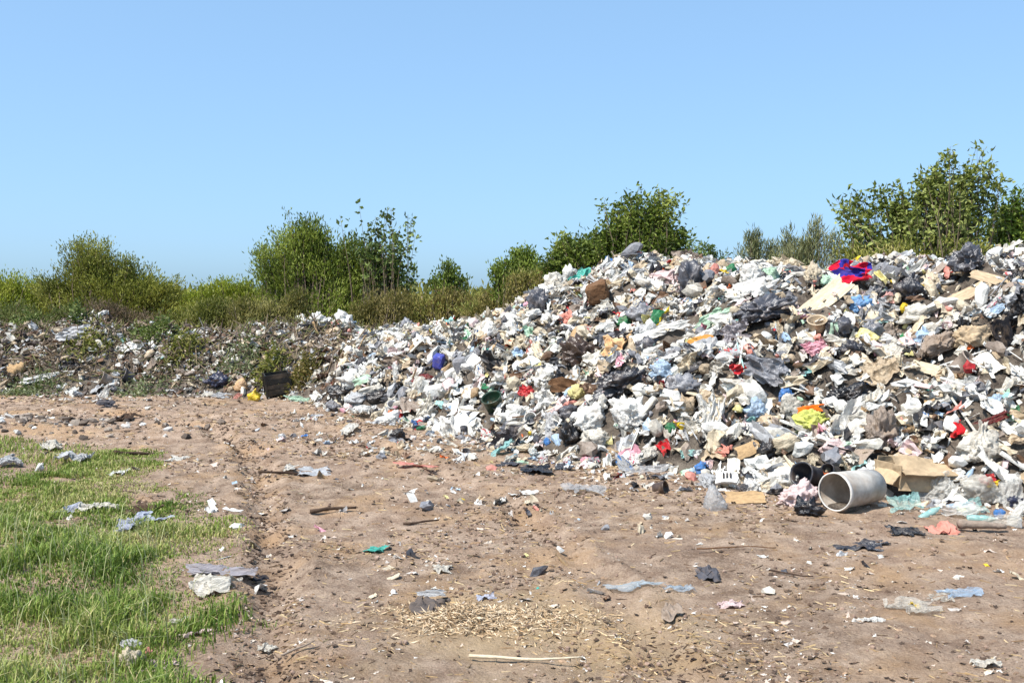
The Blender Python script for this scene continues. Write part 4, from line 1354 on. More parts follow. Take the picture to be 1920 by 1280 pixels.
hero('film', 1056, 878, 40, 18, 'charcoal', 'small dark film rag right of the widest black film rag', 'plastic film', None, ground=True)
hero('film', 780, 874, 90, 6, 'salmon', 'thin red strip on the ground left of the black rags', 'plastic strip', None, ground=True)
# --- the old low pile on the left
hero('bag', 407, 714, 48, 30, 'navy', 'navy bag at the foot of the old pile', 'rubbish bag', 'the navy bag')
hero('bag', 452, 724, 26, 22, 'peach', 'peach bag right of the navy bag', 'plastic bag')
hero('knot', 477, 743, 26, 22, 'yellow', 'bright yellow bag at the foot of the old pile', 'plastic bag', 'the bright yellow bag')
hero('film', 133, 695, 48, 28, 'black', 'black sheet standing for the shade in a hollow of the old pile', 'plastic sheet', 'the black hollow sheet', rot=5)  # black film gives the shade of a hollow in the pile as colour
hero('film', 622, 606, 78, 40, 'white', 'large white rags on top of the old pile', 'rag', 'the large white rags')
hero('bag', 596, 603, 34, 26, 'white', 'white bag at the left end of the large white rags', 'plastic bag')
hero('bag', 645, 603, 36, 30, 'white', 'white bag at the right end of the large white rags', 'plastic bag')
hero('bag', 566, 604, 26, 22, 'white', 'small white peaked bag left of the large white rags', 'plastic bag')
hero('film', 617, 572, 44, 26, 'offwhite', 'off white rag standing on the top of the old pile', 'rag', 'the off white rag')
hero('film', 510, 608, 56, 20, 'offwhite', 'torn white scraps left of the large white rags', 'plastic scrap', 'the torn white scraps')
hero('film', 140, 632, 64, 34, 'lightgrey', 'grey white rags on the upper old pile', 'rag', 'the grey white rags', rot=20)
hero('film', 235, 606, 50, 14, 'offwhite', 'white scraps along the top of the old pile', 'plastic scrap', None, rot=-15)
hero('film', 90, 712, 100, 16, 'white', 'long white litter band below the black hollow sheet', 'paper', None, rot=18)
hero('film', 245, 655, 46, 26, 'white', 'white scraps in the middle of the old pile', 'plastic scrap', 'the white scraps')
hero('tub', 198, 712, 26, 20, 'taupe', 'open taupe tin at the foot of the old pile', 'tin', None, rot=-60)
hero('tub', 240, 708, 28, 22, 'darkgrey', 'dark open tin right of the taupe tin', 'tin', None, rot=-60)
hero('stick', 597, 632, 60, 4, 'tan', 'pale broken lath below the large white rags', 'lath', None, rot=-65)
hero('stick', 676, 648, 44, 3, 'tan', 'pale thin stick leaning on the dry scrub', 'stick', None, rot=60)
hero('film', 415, 745, 40, 16, 'lightgrey', 'light grey scrap below the navy bag', 'plastic scrap')
hero('film', 560, 752, 60, 14, 'palegreen', 'whitish film right of the yellow bag', 'plastic film')
hero('bag', 30, 700, 40, 30, 'tan', 'tan rag bundle at the left edge of the old pile', 'rag', None, mat='cloth')
# --- scattered on the track and in the grass
hero('bundle', 140, 869, 64, 28, 'lightgrey', 'long grey bag lying in the grass', 'plastic bag', None, ground=True)
hero('bundle', 22, 875, 56, 24, 'lightgrey', 'grey bag in the grass at the left edge', 'plastic bag', ground=True)
hero('bag', 70, 878, 14, 18, 'white', 'small upright white scrap between the two grey bags', 'plastic scrap', None, rot=-30)
hero('bundle', 97, 844, 52, 24, 'offwhite', 'off white bag at the far edge of the grass', 'plastic bag', ground=True)
hero('film', 223, 887, 36, 14, 'white', 'white scrap at the right edge of the grass', 'plastic scrap', None, ground=True)
hero('stick', 252, 856, 64, 7, 'darkbrown', 'dark rotten log at the far edge of the grass', 'log', None, rot=30, ground=True)
hero('film', 335, 861, 50, 13, 'offwhite', 'white flat paper on the track beside the grass', 'paper', None, ground=True)
hero('cloth', 232, 790, 46, 14, 'darkbrown', 'dark brown rag on the track at left', 'rag', None, ground=True)
hero('cloth', 200, 760, 34, 16, 'darkgrey', 'dark grey rag at the far side of the track', 'rag', None)
hero('stick', 545, 893, 110, 5, 'darkbrown', 'long dark branch on the track among scraps', 'branch', None, rot=25, ground=True)
hero('film', 590, 886, 70, 18, 'lightgrey', 'grey white scraps right over the long dark branch', 'plastic scrap', None, ground=True)
hero('film', 545, 880, 30, 16, 'offwhite', 'white scrap left over the long dark branch', 'plastic scrap', None, ground=True)
hero('stick', 625, 960, 84, 8, 'darkbrown', 'short straight dark stick on the track', 'stick', None, rot=14, ground=True)
hero('bundle', 186, 961, 74, 26, 'offwhite', 'white bag in the middle of the grass', 'plastic bag', ground=True)
hero('film', 132, 956, 42, 22, 'lilac', 'pale violet film left of the white bag in the grass', 'plastic film', None, ground=True)
hero('film', 256, 985, 66, 38, 'lilac', 'violet blue film right of the white bag in the grass', 'plastic film', None, rot=-30, ground=True)
hero('cloth', 270, 962, 66, 18, 'darkbrown', 'dark rag right of the white bag in the grass', 'rag', None, ground=True)
hero('film', 412, 1074, 150, 22, 'mauve', 'mauve grey sheet at the edge of the grass', 'plastic sheet', None, ground=True)
hero('cloth', 490, 1090, 44, 10, 'charcoal', 'black rag at the end of the mauve grey sheet', 'rag', None, ground=True)
hero('bundle', 404, 1106, 98, 32, 'offwhite', 'white crumpled paper bundle at the grass edge', 'paper', None, ground=True)
hero('film', 706, 1033, 50, 14, 'teal', 'small teal scrap on the track', 'plastic scrap', None, ground=True)
hero('stick', 790, 985, 66, 5, 'darkbrown', 'dark twigs on the track above the teal scrap', 'twig', None, rot=18, ground=True)
hero('film', 830, 1068, 44, 16, 'offwhite', 'whitish scrap on the middle of the track', 'plastic scrap', None, ground=True)
hero('film', 913, 1125, 40, 14, 'lilac', 'pale violet scrap above the wood shavings', 'plastic scrap', None, ground=True)
hero('film', 1190, 1105, 120, 14, srgb(184, 198, 206), 'long pale blue film lying on the track', 'plastic film', None, ground=True, mat='clear')
hero('film', 1272, 1108, 70, 12, srgb(178, 194, 206), 'short pale blue film at the right end of the long one', 'plastic film', None, ground=True, mat='clear')
hero('cloth', 1262, 1155, 50, 26, 'taupe', 'grey brown rag below the long pale blue film', 'rag', None, ground=True)
hero('cloth', 806, 1146, 78, 30, srgb(96, 88, 84), 'dark weathered rag beside the wood shavings', 'rag', None, ground=True)
hero('film', 808, 1126, 60, 18, 'lightgrey', 'pale grey flap over the dark weathered rag', 'rag', None)
hero('stick', 984, 1243, 215, 7, 'cream', 'long pale straight stick at the bottom centre', 'stick', None, rot=-8, ground=True)
hero('bag', 256, 1240, 50, 44, 'cream', 'cream crumpled packet in the near grass', 'packet', None, rot=35)
hero('bag', 277, 1228, 20, 18, 'salmon', 'small red brown scrap at the end of the cream packet', 'plastic scrap')
hero('film', 300, 1255, 74, 20, 'palepink', 'pinkish paper right of the cream crumpled packet', 'paper', None, ground=True)
hero('bag', 246, 1212, 42, 20, 'lightgrey', 'pale grey scrap above the cream crumpled packet', 'plastic scrap')
hero('film', 257, 1193, 16, 20, 'darkred', 'tiny dark red scrap in the near grass', 'plastic scrap')
hero('film', 338, 1168, 46, 18, 'offwhite', 'off white paper at the near grass edge', 'paper', None, ground=True)
hero('film', 366, 1195, 60, 20, 'palepink', 'pink tinted paper below the off white paper', 'paper', None, ground=True)
hero('film', 500, 1221, 40, 16, 'offwhite', 'curled white strip on the near track', 'plastic strip', None, ground=True)
hero('stick', 560, 1226, 56, 4, 'taupe', 'grey twig right of the curled white strip', 'twig', None, rot=35, ground=True)
hero('film', 1845, 1246, 60, 18, 'offwhite', 'whitish scrap at the bottom right corner', 'plastic scrap', None, ground=True)
hero('film', 1370, 1138, 56, 14, 'palepink', 'pale pink paper on the track at lower right', 'paper', None, ground=True)

# --- grey pipe lying at the foot of the heap
def pipe():
    p = at(1562, 960)
    ax = np.array([0.80, 0.60, -0.02])
    R0, R1, L = 0.148, 0.132, 0.47
    root = link('pipe_section', None)
    c = p + np.array([0.02, 0.03, R0 - 0.012])
    place(root, c, frame(ax, 0.0), (1, 1, 1))
    wall = [(R0 * 0.985, 0.012), (R0, 0.03), (R0 * 0.985, 0.05), (R0 * 0.97, L * 0.5), (R1, L), (R1 - 0.006, L), (R0 * 0.97 - 0.006, L * 0.5), (R0 - 0.008, 0.012)]
    V, F = lathe(wall, 40, 0.10, 5)
    o = link('pipe_wall', new_mesh('pipe_wall', V, F, M['pipe'], smooth=True), root)
    colour(o, srgb(204, 199, 190))
    rim = [(R0 - 0.009, 0.002), (R0 - 0.009, -0.003), (R0 - 0.005, -0.007), (R0 + 0.001, -0.006), (R0 + 0.004, 0.0), (R0 + 0.004, 0.016), (R0 - 0.003, 0.018)]
    V, F = lathe(rim, 40, 0.10, 5)
    o = link('rim', new_mesh('rim', V, F, M['hard'], smooth=True), root)
    colour(o, srgb(214, 210, 202))
    # soil washed into the mouth
    V, F = s_block(77)
    V = (V - [0.5 * 0, 0, 0.5]) * [0.16, 0.05, 0.2] + [0.0, R0 * 0.84, 0.10]
    o = link('soil', new_mesh('soil', V, F, M['mound'], smooth=True), root)
    tag(root, 'grey white open pipe section lying at the heap foot', 'pipe')
    HEROES.append((1600, 925, 120, 'the grey pipe'))
    FOOT.append((c[0] + 0.2, c[1] + 0.12, 0.42))
pipe()

def half_shell(px, py, w, h, label, lm):
    p = at(px, py + 0.5 * h)
    k = p[1] / F_PX
    V, F = s_tub(88, taper=0.85, dent=0.2)
    V = V - np.array([0, 0, 0.5])
    o = link('bucket', new_mesh('bucket', V, F, M['hard'], smooth=True))
    place(o, p + np.array([0.03, 0.05, 0.45 * h * k]), frame(np.array([-0.75, -0.62, 0.25]), 0.3), (h * k, h * k, h * k))
    colour(o, 'charcoal')
    tag(o, label, 'bucket')
    HEROES.append((px, py, 50, lm))
    FOOT.append((p[0], p[1], 0.16))
half_shell(1513, 893, 40, 52, 'black open bucket behind the grey pipe', 'the black bucket')
half_shell(1556, 884, 34, 30, 'small black bucket between the black bucket and the grey pipe', 'the small black bucket')

# --- torn cardboard box with open flaps
def carton(px, py, w, h, label, lm, yaw=0.25, c='tan', seed=3):
    p = at(px, py + 0.5 * h)
    k = p[1] / F_PX
    W, H = w * k, h * k
    root = link('cardboard_box', None)
    root.location = tuple(p)
    root.rotation_euler = (0.0, 0.10, yaw)
    t = 0.008
    def panel(nm, hinge, rx, ry, size_x, size_y, warp):
        u, v, F = grid(9, 7)
        x = u * size_x
        y = (v + 0.5) * size_y
        z = warp * (fbm(np.stack([u * 2.3 + seed, v * 2.3, 0 * u + rx], 1), 3, seed) - 0.5) * 2
        N = len(u)
        i = np.arange(N).reshape(7, 9)
        loop = np.concatenate([i[0, :-1], i[:-1, -1], i[-1, ::-1][:-1], i[::-1, 0][:-1]])
        nx2 = np.roll(loop, -1)
        V = np.concatenate([np.stack([x, y, z + t], 1), np.stack([x, y, z], 1)])
        FF = np.concatenate([F, F[:, ::-1] + N, np.stack([loop + N, nx2 + N, nx2, loop], 1)])
        o = link(nm, new_mesh(nm, V, FF, M['card']), root)
        o.location = hinge
        o.rotation_euler = (rx, 0, ry)
        colour(o, srgb(184, 160, 128))
        return o
    D = W * 0.55
    panel('wall', (0, -D / 2, -0.02), math.radians(70), 0, W * 0.8, H * 0.62, 0.02)
    panel('wall', (0, D / 2, 0.0), math.radians(95), 0, W * 0.8, H * 0.9, 0.02)
    panel('wall', (-W * 0.38, 0, 0.0), math.radians(82), math.radians(90), D, H * 0.75, 0.02)
    panel('wall', (W * 0.40, 0, 0.0), math.radians(96), math.radians(90), D, H * 0.6, 0.02)
    panel('flap', (0.02, -D / 2 - 0.04, H * 0.50), math.radians(24), 0.05, W * 0.84, D * 0.75, 0.035)
    panel('flap', (-W * 0.40, -0.03, H * 0.52), math.radians(-50), math.radians(100), D * 0.8, W * 0.22, 0.02)
    panel('flap', (W * 0.30, -D * 0.45, H * 0.42), math.radians(-28), math.radians(-55), D * 0.7, W * 0.30, 0.02)
    tag(root, label, 'box')
    HEROES.append((px, py, w, lm))
    FOOT.append((p[0], p[1], 0.4 * W))
carton(1712, 884, 146, 54, 'torn open cardboard box right of the grey pipe', 'the torn cardboard box')

# --- black slatted crate on the old pile
def crate():
    p = at(522, 738)
    k = p[1] / F_PX
    W, H, D, t = 44 * k, 38 * k, 30 * k, 0.012
    root = link('crate', None)
    root.location = tuple(p)
    root.rotation_euler = (0.1, -0.12, 0.35)
    def part(nm, *b):
        V, F = boxmesh(*b)
        o = link(nm, new_mesh(nm, V, F, M['hard']), root)
        colour(o, srgb(24, 28, 28))
    for j in range(4):
        z0 = 0.02 + j * H / 4
        part('slat', -W / 2, W / 2, -D / 2, -D / 2 + t, z0, z0 + H / 4 * 0.9)
        part('slat', -W / 2, W / 2, D / 2 - t, D / 2, z0, z0 + H / 4 * 0.9)
        part('slat', -W / 2, -W / 2 + t, -D / 2 + t + .001, D / 2 - t - .001, z0 + .002, z0 + H / 4 * 0.9 + .002)
        part('slat', W / 2 - t, W / 2, -D / 2 + t + .001, D / 2 - t - .001, z0 + .002, z0 + H / 4 * 0.9 + .002)
    for sx in (-1, 1):
        for sy in (-1, 1):
            cx, cy = sx * (W / 2 + 0.004), sy * (D / 2 + 0.004)
            part('post', cx - 0.016, cx + 0.016, cy - 0.016, cy + 0.016, -0.03, H + 0.012)
    part('base', -W / 2 + t, W / 2 - t, -D / 2 + t, D / 2 - t, 0.0, 0.016)
    tag(root, 'black slatted plastic crate at the foot of the old pile', 'crate')
    HEROES.append((522, 722, 44, 'the black crate'))
    FOOT.append((p[0], p[1], 0.25))
crate()

# --- striped packet and blue mark
def striped_packet():
    p = at(1362, 915)
    k = p[1] / F_PX
    V, F = s_board(5, 0.22, 0.35)
    root = link('packet', new_mesh('packet', V, F, M['film']))
    cam_dir = np.array([-p[0], -p[1], CAM_H - p[2]])
    place(root, p + np.array([0, 0, 0.06]), frame(np.array([0, 0, 1.0]) + 0.9 * cam_dir / np.linalg.norm(cam_dir), -0.15), (50 * k, 34 * k, 0.12))
    colour(root, 'white')
    for j in range(3):
        V, F = boxmesh(-0.14 + j * 0.13, -0.08 + j * 0.13, -0.12, 0.22, 0.30, 0.46)
        colour(link('printed_stripe', new_mesh('printed_stripe', V, F, M['film']), root), 'black')
    tag(root, 'white packet with three black stripes at the heap foot', 'packet')
    HEROES.append((1362, 905, 50, 'the striped packet'))
striped_packet()

# --- pale heap of wood shavings
def shavings():
    r = np.random.default_rng(12)
    n = 4200
    a = r.normal(size=(n, 2)) * np.array([0.26, 0.12])
    a = a[fbm(np.stack([a[:, 0] * 5, a[:, 1] * 7, 0 * a[:, 0]], 1), 3, 8) > 0.44]
    n = len(a)
    a[:, 0] += np.where(r.uniform(0, 1, n) < 0.3, r.uniform(0.1, 0.5, n), 0)
    c = at(880, 1164)
    x, y = c[0] + a[:, 0], c[1] + a[:, 1]
    h = 0.075 * np.exp(-((a[:, 0] + 0.02) / 0.2) ** 2 - (a[:, 1] / 0.12) ** 2)
    z = ground_z(x, y) + h * r.uniform(0.3, 1, n) + 0.004
    C = np.array([srgb(228, 208, 178), srgb(210, 186, 152), srgb(192, 164, 130)])[r.integers(0, 3, n)] * r.uniform(0.8, 1.15, (n, 1))
    D = np.stack([r.normal(size=n), r.normal(size=n), 0.35 * r.normal(size=n)], 1)
    V, F, C = leaf_cloud(np.stack([x, y, z], 1), D, r.uniform(0.01, 0.06, n) ** 1.0, r.uniform(0.002, 0.009, n), C, r)
    tag(link('wood_shavings', new_mesh('wood_shavings', V, F, M['litter'], col=C)), 'pale low heap of wood shavings on the near track', 'shavings', kind='stuff')
shavings()

# ------------------------------------------------------------------ waste: the rest of the pieces one can count
LIB = {}
def lib(kind, k):
    key = (kind, k)
    if key in LIB:
        return LIB[key]
    sd = 5000 + 131 * k + len(kind) * 17
    if kind == 'crumpled': m = [new_mesh('plastic_bag', *s_bag(sd, 5, sharp=0.8), M['film'], True)]
    elif kind == 'printed': m = [new_mesh('printed_bag', *s_bag(sd, 5), M['print'], True)]
    elif kind == 'knotted': m = [new_mesh('knotted_bag', *s_bag(sd, 5, knot=True), M['film'], True)]
    elif kind == 'torn': m = [new_mesh('plastic_film', *s_film(sd, 26), M['film'], False)]
    elif kind == 'clear': m = [new_mesh('clear_film', *s_film(sd, 26), M['clear'], False)]
    elif kind == 'rag': m = [new_mesh('rag', *s_cloth(sd, 24), M['cloth'], True)]
    elif kind == 'card': m = [new_mesh('cardboard', *s_board(sd, 0.03, 0.35), M['card'])]
    elif kind == 'foam': m = [new_mesh('foam_block', *s_block(sd), M['foam'])]
    elif kind == 'tub': m = [new_mesh('tub', *(lambda a: (a[0] - [0, 0, 0.5], a[1]))(s_tub(sd)), M['hard'], True)]
    elif kind == 'bottle':
        a, b, c, d = s_bottle(sd)
        m = [new_mesh('bottle', a, b, M['pet'], True), new_mesh('cap', c, d, M['hard'], True)]
    LIB[key] = m
    return m

KINDS = {  # kind: (share, variants, object name, words, category, size range in metres, colours)
    'crumpled': (0.25, 14, 'plastic_bag', 'crumpled bag', 'plastic bag', (0.11, 0.30), None),
    'printed':  (0.12, 8, 'printed_bag', 'printed bag', 'plastic bag', (0.12, 0.28), ['white', 'offwhite', 'lightgrey']),
    'knotted':  (0.05, 5, 'knotted_bag', 'knotted bag', 'plastic bag', (0.14, 0.28), None),
    'torn':     (0.32, 14, 'plastic_film', 'torn film', 'plastic film', (0.16, 0.42), None),
    'clear':    (0.05, 5, 'clear_film', 'see-through film', 'plastic film', (0.18, 0.40), ['white', 'offwhite', 'lightgrey', 'paleteal']),
    'rag':      (0.08, 7, 'rag', 'rag', 'rag', (0.16, 0.40), ['taupe', 'beige', 'cream', 'palepink', 'grey', 'charcoal', 'salmon', 'brown']),
    'card':     (0.08, 7, 'cardboard', 'piece of card', 'cardboard', (0.14, 0.36), ['tan', 'beige', 'cream', 'taupe', 'brown', 'offwhite']),
    'foam':     (0.04, 5, 'foam_block', 'foam block', 'foam block', (0.10, 0.26), ['white', 'offwhite', 'cream']),
    'bottle':   (0.08, 6, 'bottle', 'bottle', 'bottle', (0.20, 0.30), ['paleteal', 'palegreen', 'lightgrey', 'green', 'paleblue']),
    'tub':      (0.02, 3, 'tub', 'open tub', 'tub', (0.10, 0.18), ['white', 'lightgrey', 'taupe', 'charcoal', 'paleblue']),
}
PAL = [('white', 34), ('offwhite', 23), ('cream', 16), ('beige', 8), ('lightgrey', 8), ('grey', 6), ('darkgrey', 4), ('charcoal', 3.2), ('black', 2.6), ('taupe', 4), ('tan', 1.5),
       ('palepink', 2.6), ('paleblue', 1.8), ('palegreen', 1.2), ('paleteal', .8), ('salmon', .9), ('paleyellow', 1.2), ('blue', .4), ('red', .6), ('green', .4), ('teal', .2), ('yellow', .25), ('pink', .8), ('orange', .25)]
PN = [p[0] for p in PAL]
PW = np.array([p[1] for p in PAL], float)
PW /= PW.sum()

BRIGHT = ('salmon', 'blue', 'red', 'green', 'teal', 'yellow', 'pink', 'orange')
def loose_pieces():
    r = np.random.default_rng(2024)
    foot = np.array(FOOT)
    want, items, taken = 900, [], []
    names = list(KINDS)
    share = np.array([KINDS[k][0] for k in names])
    share /= share.sum()
    N = 9000
    # even over the bank, thinner on the old pile
    x = r.uniform(-9.5, 7.5, N)
    y = r.uniform(5.6, 19, N)
    h, sd = heap_raw(x, y)
    P = np.stack([x, y, surf(x, y)], 1)
    pr = project(P)
    ok = (sd > -0.25) & (sd < 6.5) & (pr[:, 0] > -60) & (pr[:, 0] < 1990) & (pr[:, 1] < 1000)
    old = x < -2.6
    ok &= ~old | (r.uniform(0, 1, N) < 0.30)
    ok &= visible(P)
    cand = np.nonzero(ok)[0]
    for i in cand:
        if len(items) >= want:
            break
        kind = names[r.choice(len(names), p=share)]
        lo, hi = KINDS[kind][5]
        s = 0.9 * (lo + (hi - lo) * r.uniform() ** 1.6)
        if old[i]:
            s *= 0.75
        if len(foot) and (np.hypot(foot[:, 0] - x[i], foot[:, 1] - y[i]) < foot[:, 2] + 0.30 * s).any():
            continue
        if taken:
            T = np.array(taken)
            if (np.hypot(T[:, 0] - x[i], T[:, 1] - y[i]) < 0.31 * (T[:, 2] + s)).any():
                continue
        taken.append((x[i], y[i], s))
        items.append((kind, i, s))
    nr = surf_n(x, y)
    made = []
    for kind, i, s in items:
        sh, nv, nm, words, cat, _, cols = KINDS[kind]
        c = cols[r.integers(len(cols))] if cols else PN[r.choice(len(PN), p=PW)]
        if c in BRIGHT:
            s = min(s, 0.17)
        if kind in ('crumpled', 'knotted') and c in ('taupe', 'tan', 'brown', 'beige'):
            c = 'cream' if r.uniform() < 0.6 else 'lightgrey'
        ms = lib(kind, int(r.integers(nv)))
        o = link(nm, ms[0])
        n = nr[i] + 0.45 * r.normal(size=3) * np.array([1, 1, 0.3])
        cam_dir = np.array([-x[i], -y[i], 1.0])
        cam_dir /= np.linalg.norm(cam_dir)
        p = P[i].copy()
        if kind in ('crumpled', 'printed', 'knotted', 'foam'):
            S = s * np.array([r.uniform(0.9, 1.8), r.uniform(0.6, 1.05), r.uniform(0.32, 0.65)])
            p[2] += r.uniform(-0.12, 0.15) * s
        elif kind in ('torn', 'clear', 'rag'):
            n = n + 0.5 * cam_dir
            S = s * np.array([r.uniform(0.9, 2.1), r.uniform(0.5, 1.0), r.uniform(0.3, 0.6)])
            p[2] += 0.01
        elif kind == 'card':
            n = n + 0.4 * cam_dir
            S = s * np.array([r.uniform(0.9, 1.4), r.uniform(0.5, 0.9), 0.8])
            p[2] += 0.03
        elif kind == 'bottle':
            S = s * np.ones(3)
            p[2] += 0.10 * s
        else:
            n = n + 1.2 * cam_dir + r.normal(size=3) * 0.5
            S = s * np.array([1, 1, r.uniform(0.7, 1.2)])
            p[2] += 0.25 * s
        R = bases(n[None, :], np.array([r.uniform(0, 2 * math.pi)]))[0]
        place(o, p, R, S)
        base = C_[c] * r.uniform(0.86, 1.08)
        colour(o, np.clip(base, 0, 0.86))
        for m2 in ms[1:]:
            ch = link('cap', m2, o)
            colour(ch, ['white', 'blue', 'red', 'green'][r.integers(4)])
        px = project(p + np.array([0, 0, 0.3 * s]))[0]
        made.append([o, px, s * F_PX / p[1], c, words, cat, x[i] < -2.6])
    # say where each lies, by the nearest things that stand out
    hx = np.array([(h_[0], h_[1]) for h_ in HEROES], float)
    def direction(dx, dy):
        a = math.degrees(math.atan2(-dy, dx)) % 360
        return ['right of', 'upper right of', 'above', 'upper left of', 'left of', 'lower left of', 'below', 'lower right of'][int(((a + 22.5) % 360) // 45)]
    lab = {}
    for m in made:
        d = np.hypot(hx[:, 0] - m[1][0], hx[:, 1] - m[1][1])
        j = int(np.argmin(d))
        size = 'small' if m[2] < 36 else ('large' if m[2] > 72 else '')
        w = ' '.join(q for q in (size, word(m[3]), m[4]) if q)
        t = f"{w} {direction(m[1][0] - hx[j, 0], m[1][1] - hx[j, 1])} {HEROES[j][3]}"
        lab.setdefault(t, []).append((d[j], m))
    order = ['nearest', 'second', 'third', 'fourth', 'fifth', 'sixth']
    for t, L in lab.items():
        L.sort(key=lambda q: q[0])
        for q, (d, m) in enumerate(L):
            full = t if len(L) == 1 else f"{order[min(q, 5)]} {t}"
            tag(m[0], full, m[5], 'loose pieces on the old pile' if m[6] else 'loose pieces on the big heap')
loose_pieces()

# ------------------------------------------------------------------ waste: small stuff nobody could count
def small_shapes():
    L = []
    for k in range(7):
        L.append(s_bag(9000 + 37 * k, 2 if k < 3 else 1, sharp=1.4))
    tri = []
    for k in range(9):
        V, F = s_film(9300 + 41 * k, 5 if k < 5 else 7, 1.3, 0.5)
        F3 = np.concatenate([F[:, [0, 1, 2]], F[:, [0, 2, 3]]])
        L.append((V, F3))
    for k in range(3):
        V, F = s_board(9500 + 11 * k, 0.08, 0.4, 4)
        F3 = np.concatenate([F[:, [0, 1, 2]], F[:, [0, 2, 3]]])
        L.append((V, F3))
    V, F = lathe([(0, -0.5), (0.16, -0.5), (0.16, 0.15), (0.06, 0.38), (0.06, 0.5), (0, 0.5)], 8)
    V = np.stack([V[:, 2], V[:, 1], V[:, 0] + 0.1], 1)
    L.append((V, np.concatenate([F[:, [2, 1, 0]], F[:, [3, 2, 0]]])))
    V, F = boxmesh(-0.5, 0.5, -0.03, 0.03, 0, 0.06)
    L.append((V, np.concatenate([F[:, [0, 1, 2]], F[:, [0, 2, 3]]])))
    return L

def small_stuff():
    r = np.random.default_rng(404)
    L = small_shapes()
    N = 84000
    x = r.uniform(-13, 9.5, N)
    y = r.uniform(5.0, 21, N)
    h, sd = heap_raw(x, y)
    old = x < -2.7
    dens = np.maximum(np.clip((sd + 0.5) / 0.5, 0, 1) ** 1.6, (0.34 * np.clip((sd + 2.0) / 1.4, 0, 1) + 0.03 * (sd > -4.5)) * (fbm(xy1(x, y, 1.2), 3, 19) > 0.47)) * (sd < 7.5)
    dens *= np.hypot(x - 2.45, y - 7.35) > 0.36
    dens = np.where(old, dens * 0.72, dens)
    keep = (r.uniform(0, 1, N) < dens)
    x, y, sd, old = x[keep], y[keep], sd[keep], old[keep]
    keep = visible(np.stack([x, y, surf(x, y) + 0.05], 1), 0.25, 24)
    x, y, sd, old = x[keep], y[keep], sd[keep], old[keep]
    n = len(x)
    s = 0.042 + 0.16 * r.uniform(0, 1, n) ** 2.3
    s = np.where(sd < 0, 0.6 * s, s)
    bury = np.zeros(n, bool)
    for fx, fy, fr in FOOT:
        bury |= (np.hypot(x - fx, y - fy) < 0.85 * fr) & (s > 0.055)
    x, y, sd, old, s = x[~bury], y[~bury], sd[~bury], old[~bury], s[~bury]
    n = len(x)
    s = np.where(old, s * 0.8, s)
    which = r.choice(len(L), n, p=np.array([1.1] * 7 + [3.4] * 9 + [1.0] * 3 + [1.6, 2.6]) / (1.1 * 7 + 3.4 * 9 + 3.0 + 4.2))
    which = np.where((which >= 7) & (which < 12) & (s > 0.13), 12 + which % 4, np.where((which >= 12) & (which < 16) & ((s <= 0.13) | (y > 14)), 7 + which % 5, which))
    which = np.where((which < 3) & (s < 0.075), 3 + which, np.where((which >= 3) & (which < 7) & (s >= 0.075), which % 3, which))
    cw = np.concatenate([PW * 0.97, [0.03]])
    names = np.array(PN + ['brown'])
    ci = r.choice(len(names), n, p=cw / cw.sum())
    C = np.array([C_[q] for q in names])[ci]
    oldpal = np.array([C_['offwhite'], C_['lightgrey'], C_['taupe'], C_['brown'], C_['darkbrown'], C_['beige'], C_['white'], C_['charcoal']])
    C = np.where(old[:, None], oldpal[r.choice(8, n, p=[.18, .11, .21, .15, .11, .10, .09, .05])], C)
    C = np.clip(C * r.uniform(0.75, 1.08, (n, 1)), 0, 0.86)
    nr = surf_n(x, y) + 0.55 * r.normal(size=(n, 3)) * np.array([1, 1, 0.3])
    R = bases(nr, r.uniform(0, 2 * math.pi, n))
    flat = (which >= 7) & (which < 19)
    S = s[:, None] * np.stack([r.uniform(0.8, 2.0, n), r.uniform(0.45, 1.1, n), np.where(flat, 0.5, r.uniform(0.5, 0.9, n))], 1)
    S = np.where((which == len(L) - 1)[:, None], S * 1.7, S)
    z = surf(x, y) - 0.10 * s + r.uniform(0, 0.09, n) * (sd > 0.3)
    V, F, C = scatter(L, which, R, S, np.stack([x, y, z], 1), C)
    tag(link('small_rubbish', new_mesh('small_rubbish', V, F, M['stuff'], col=C)), 'mixed small scraps covering the heaps', 'rubbish', kind='stuff')
small_stuff()

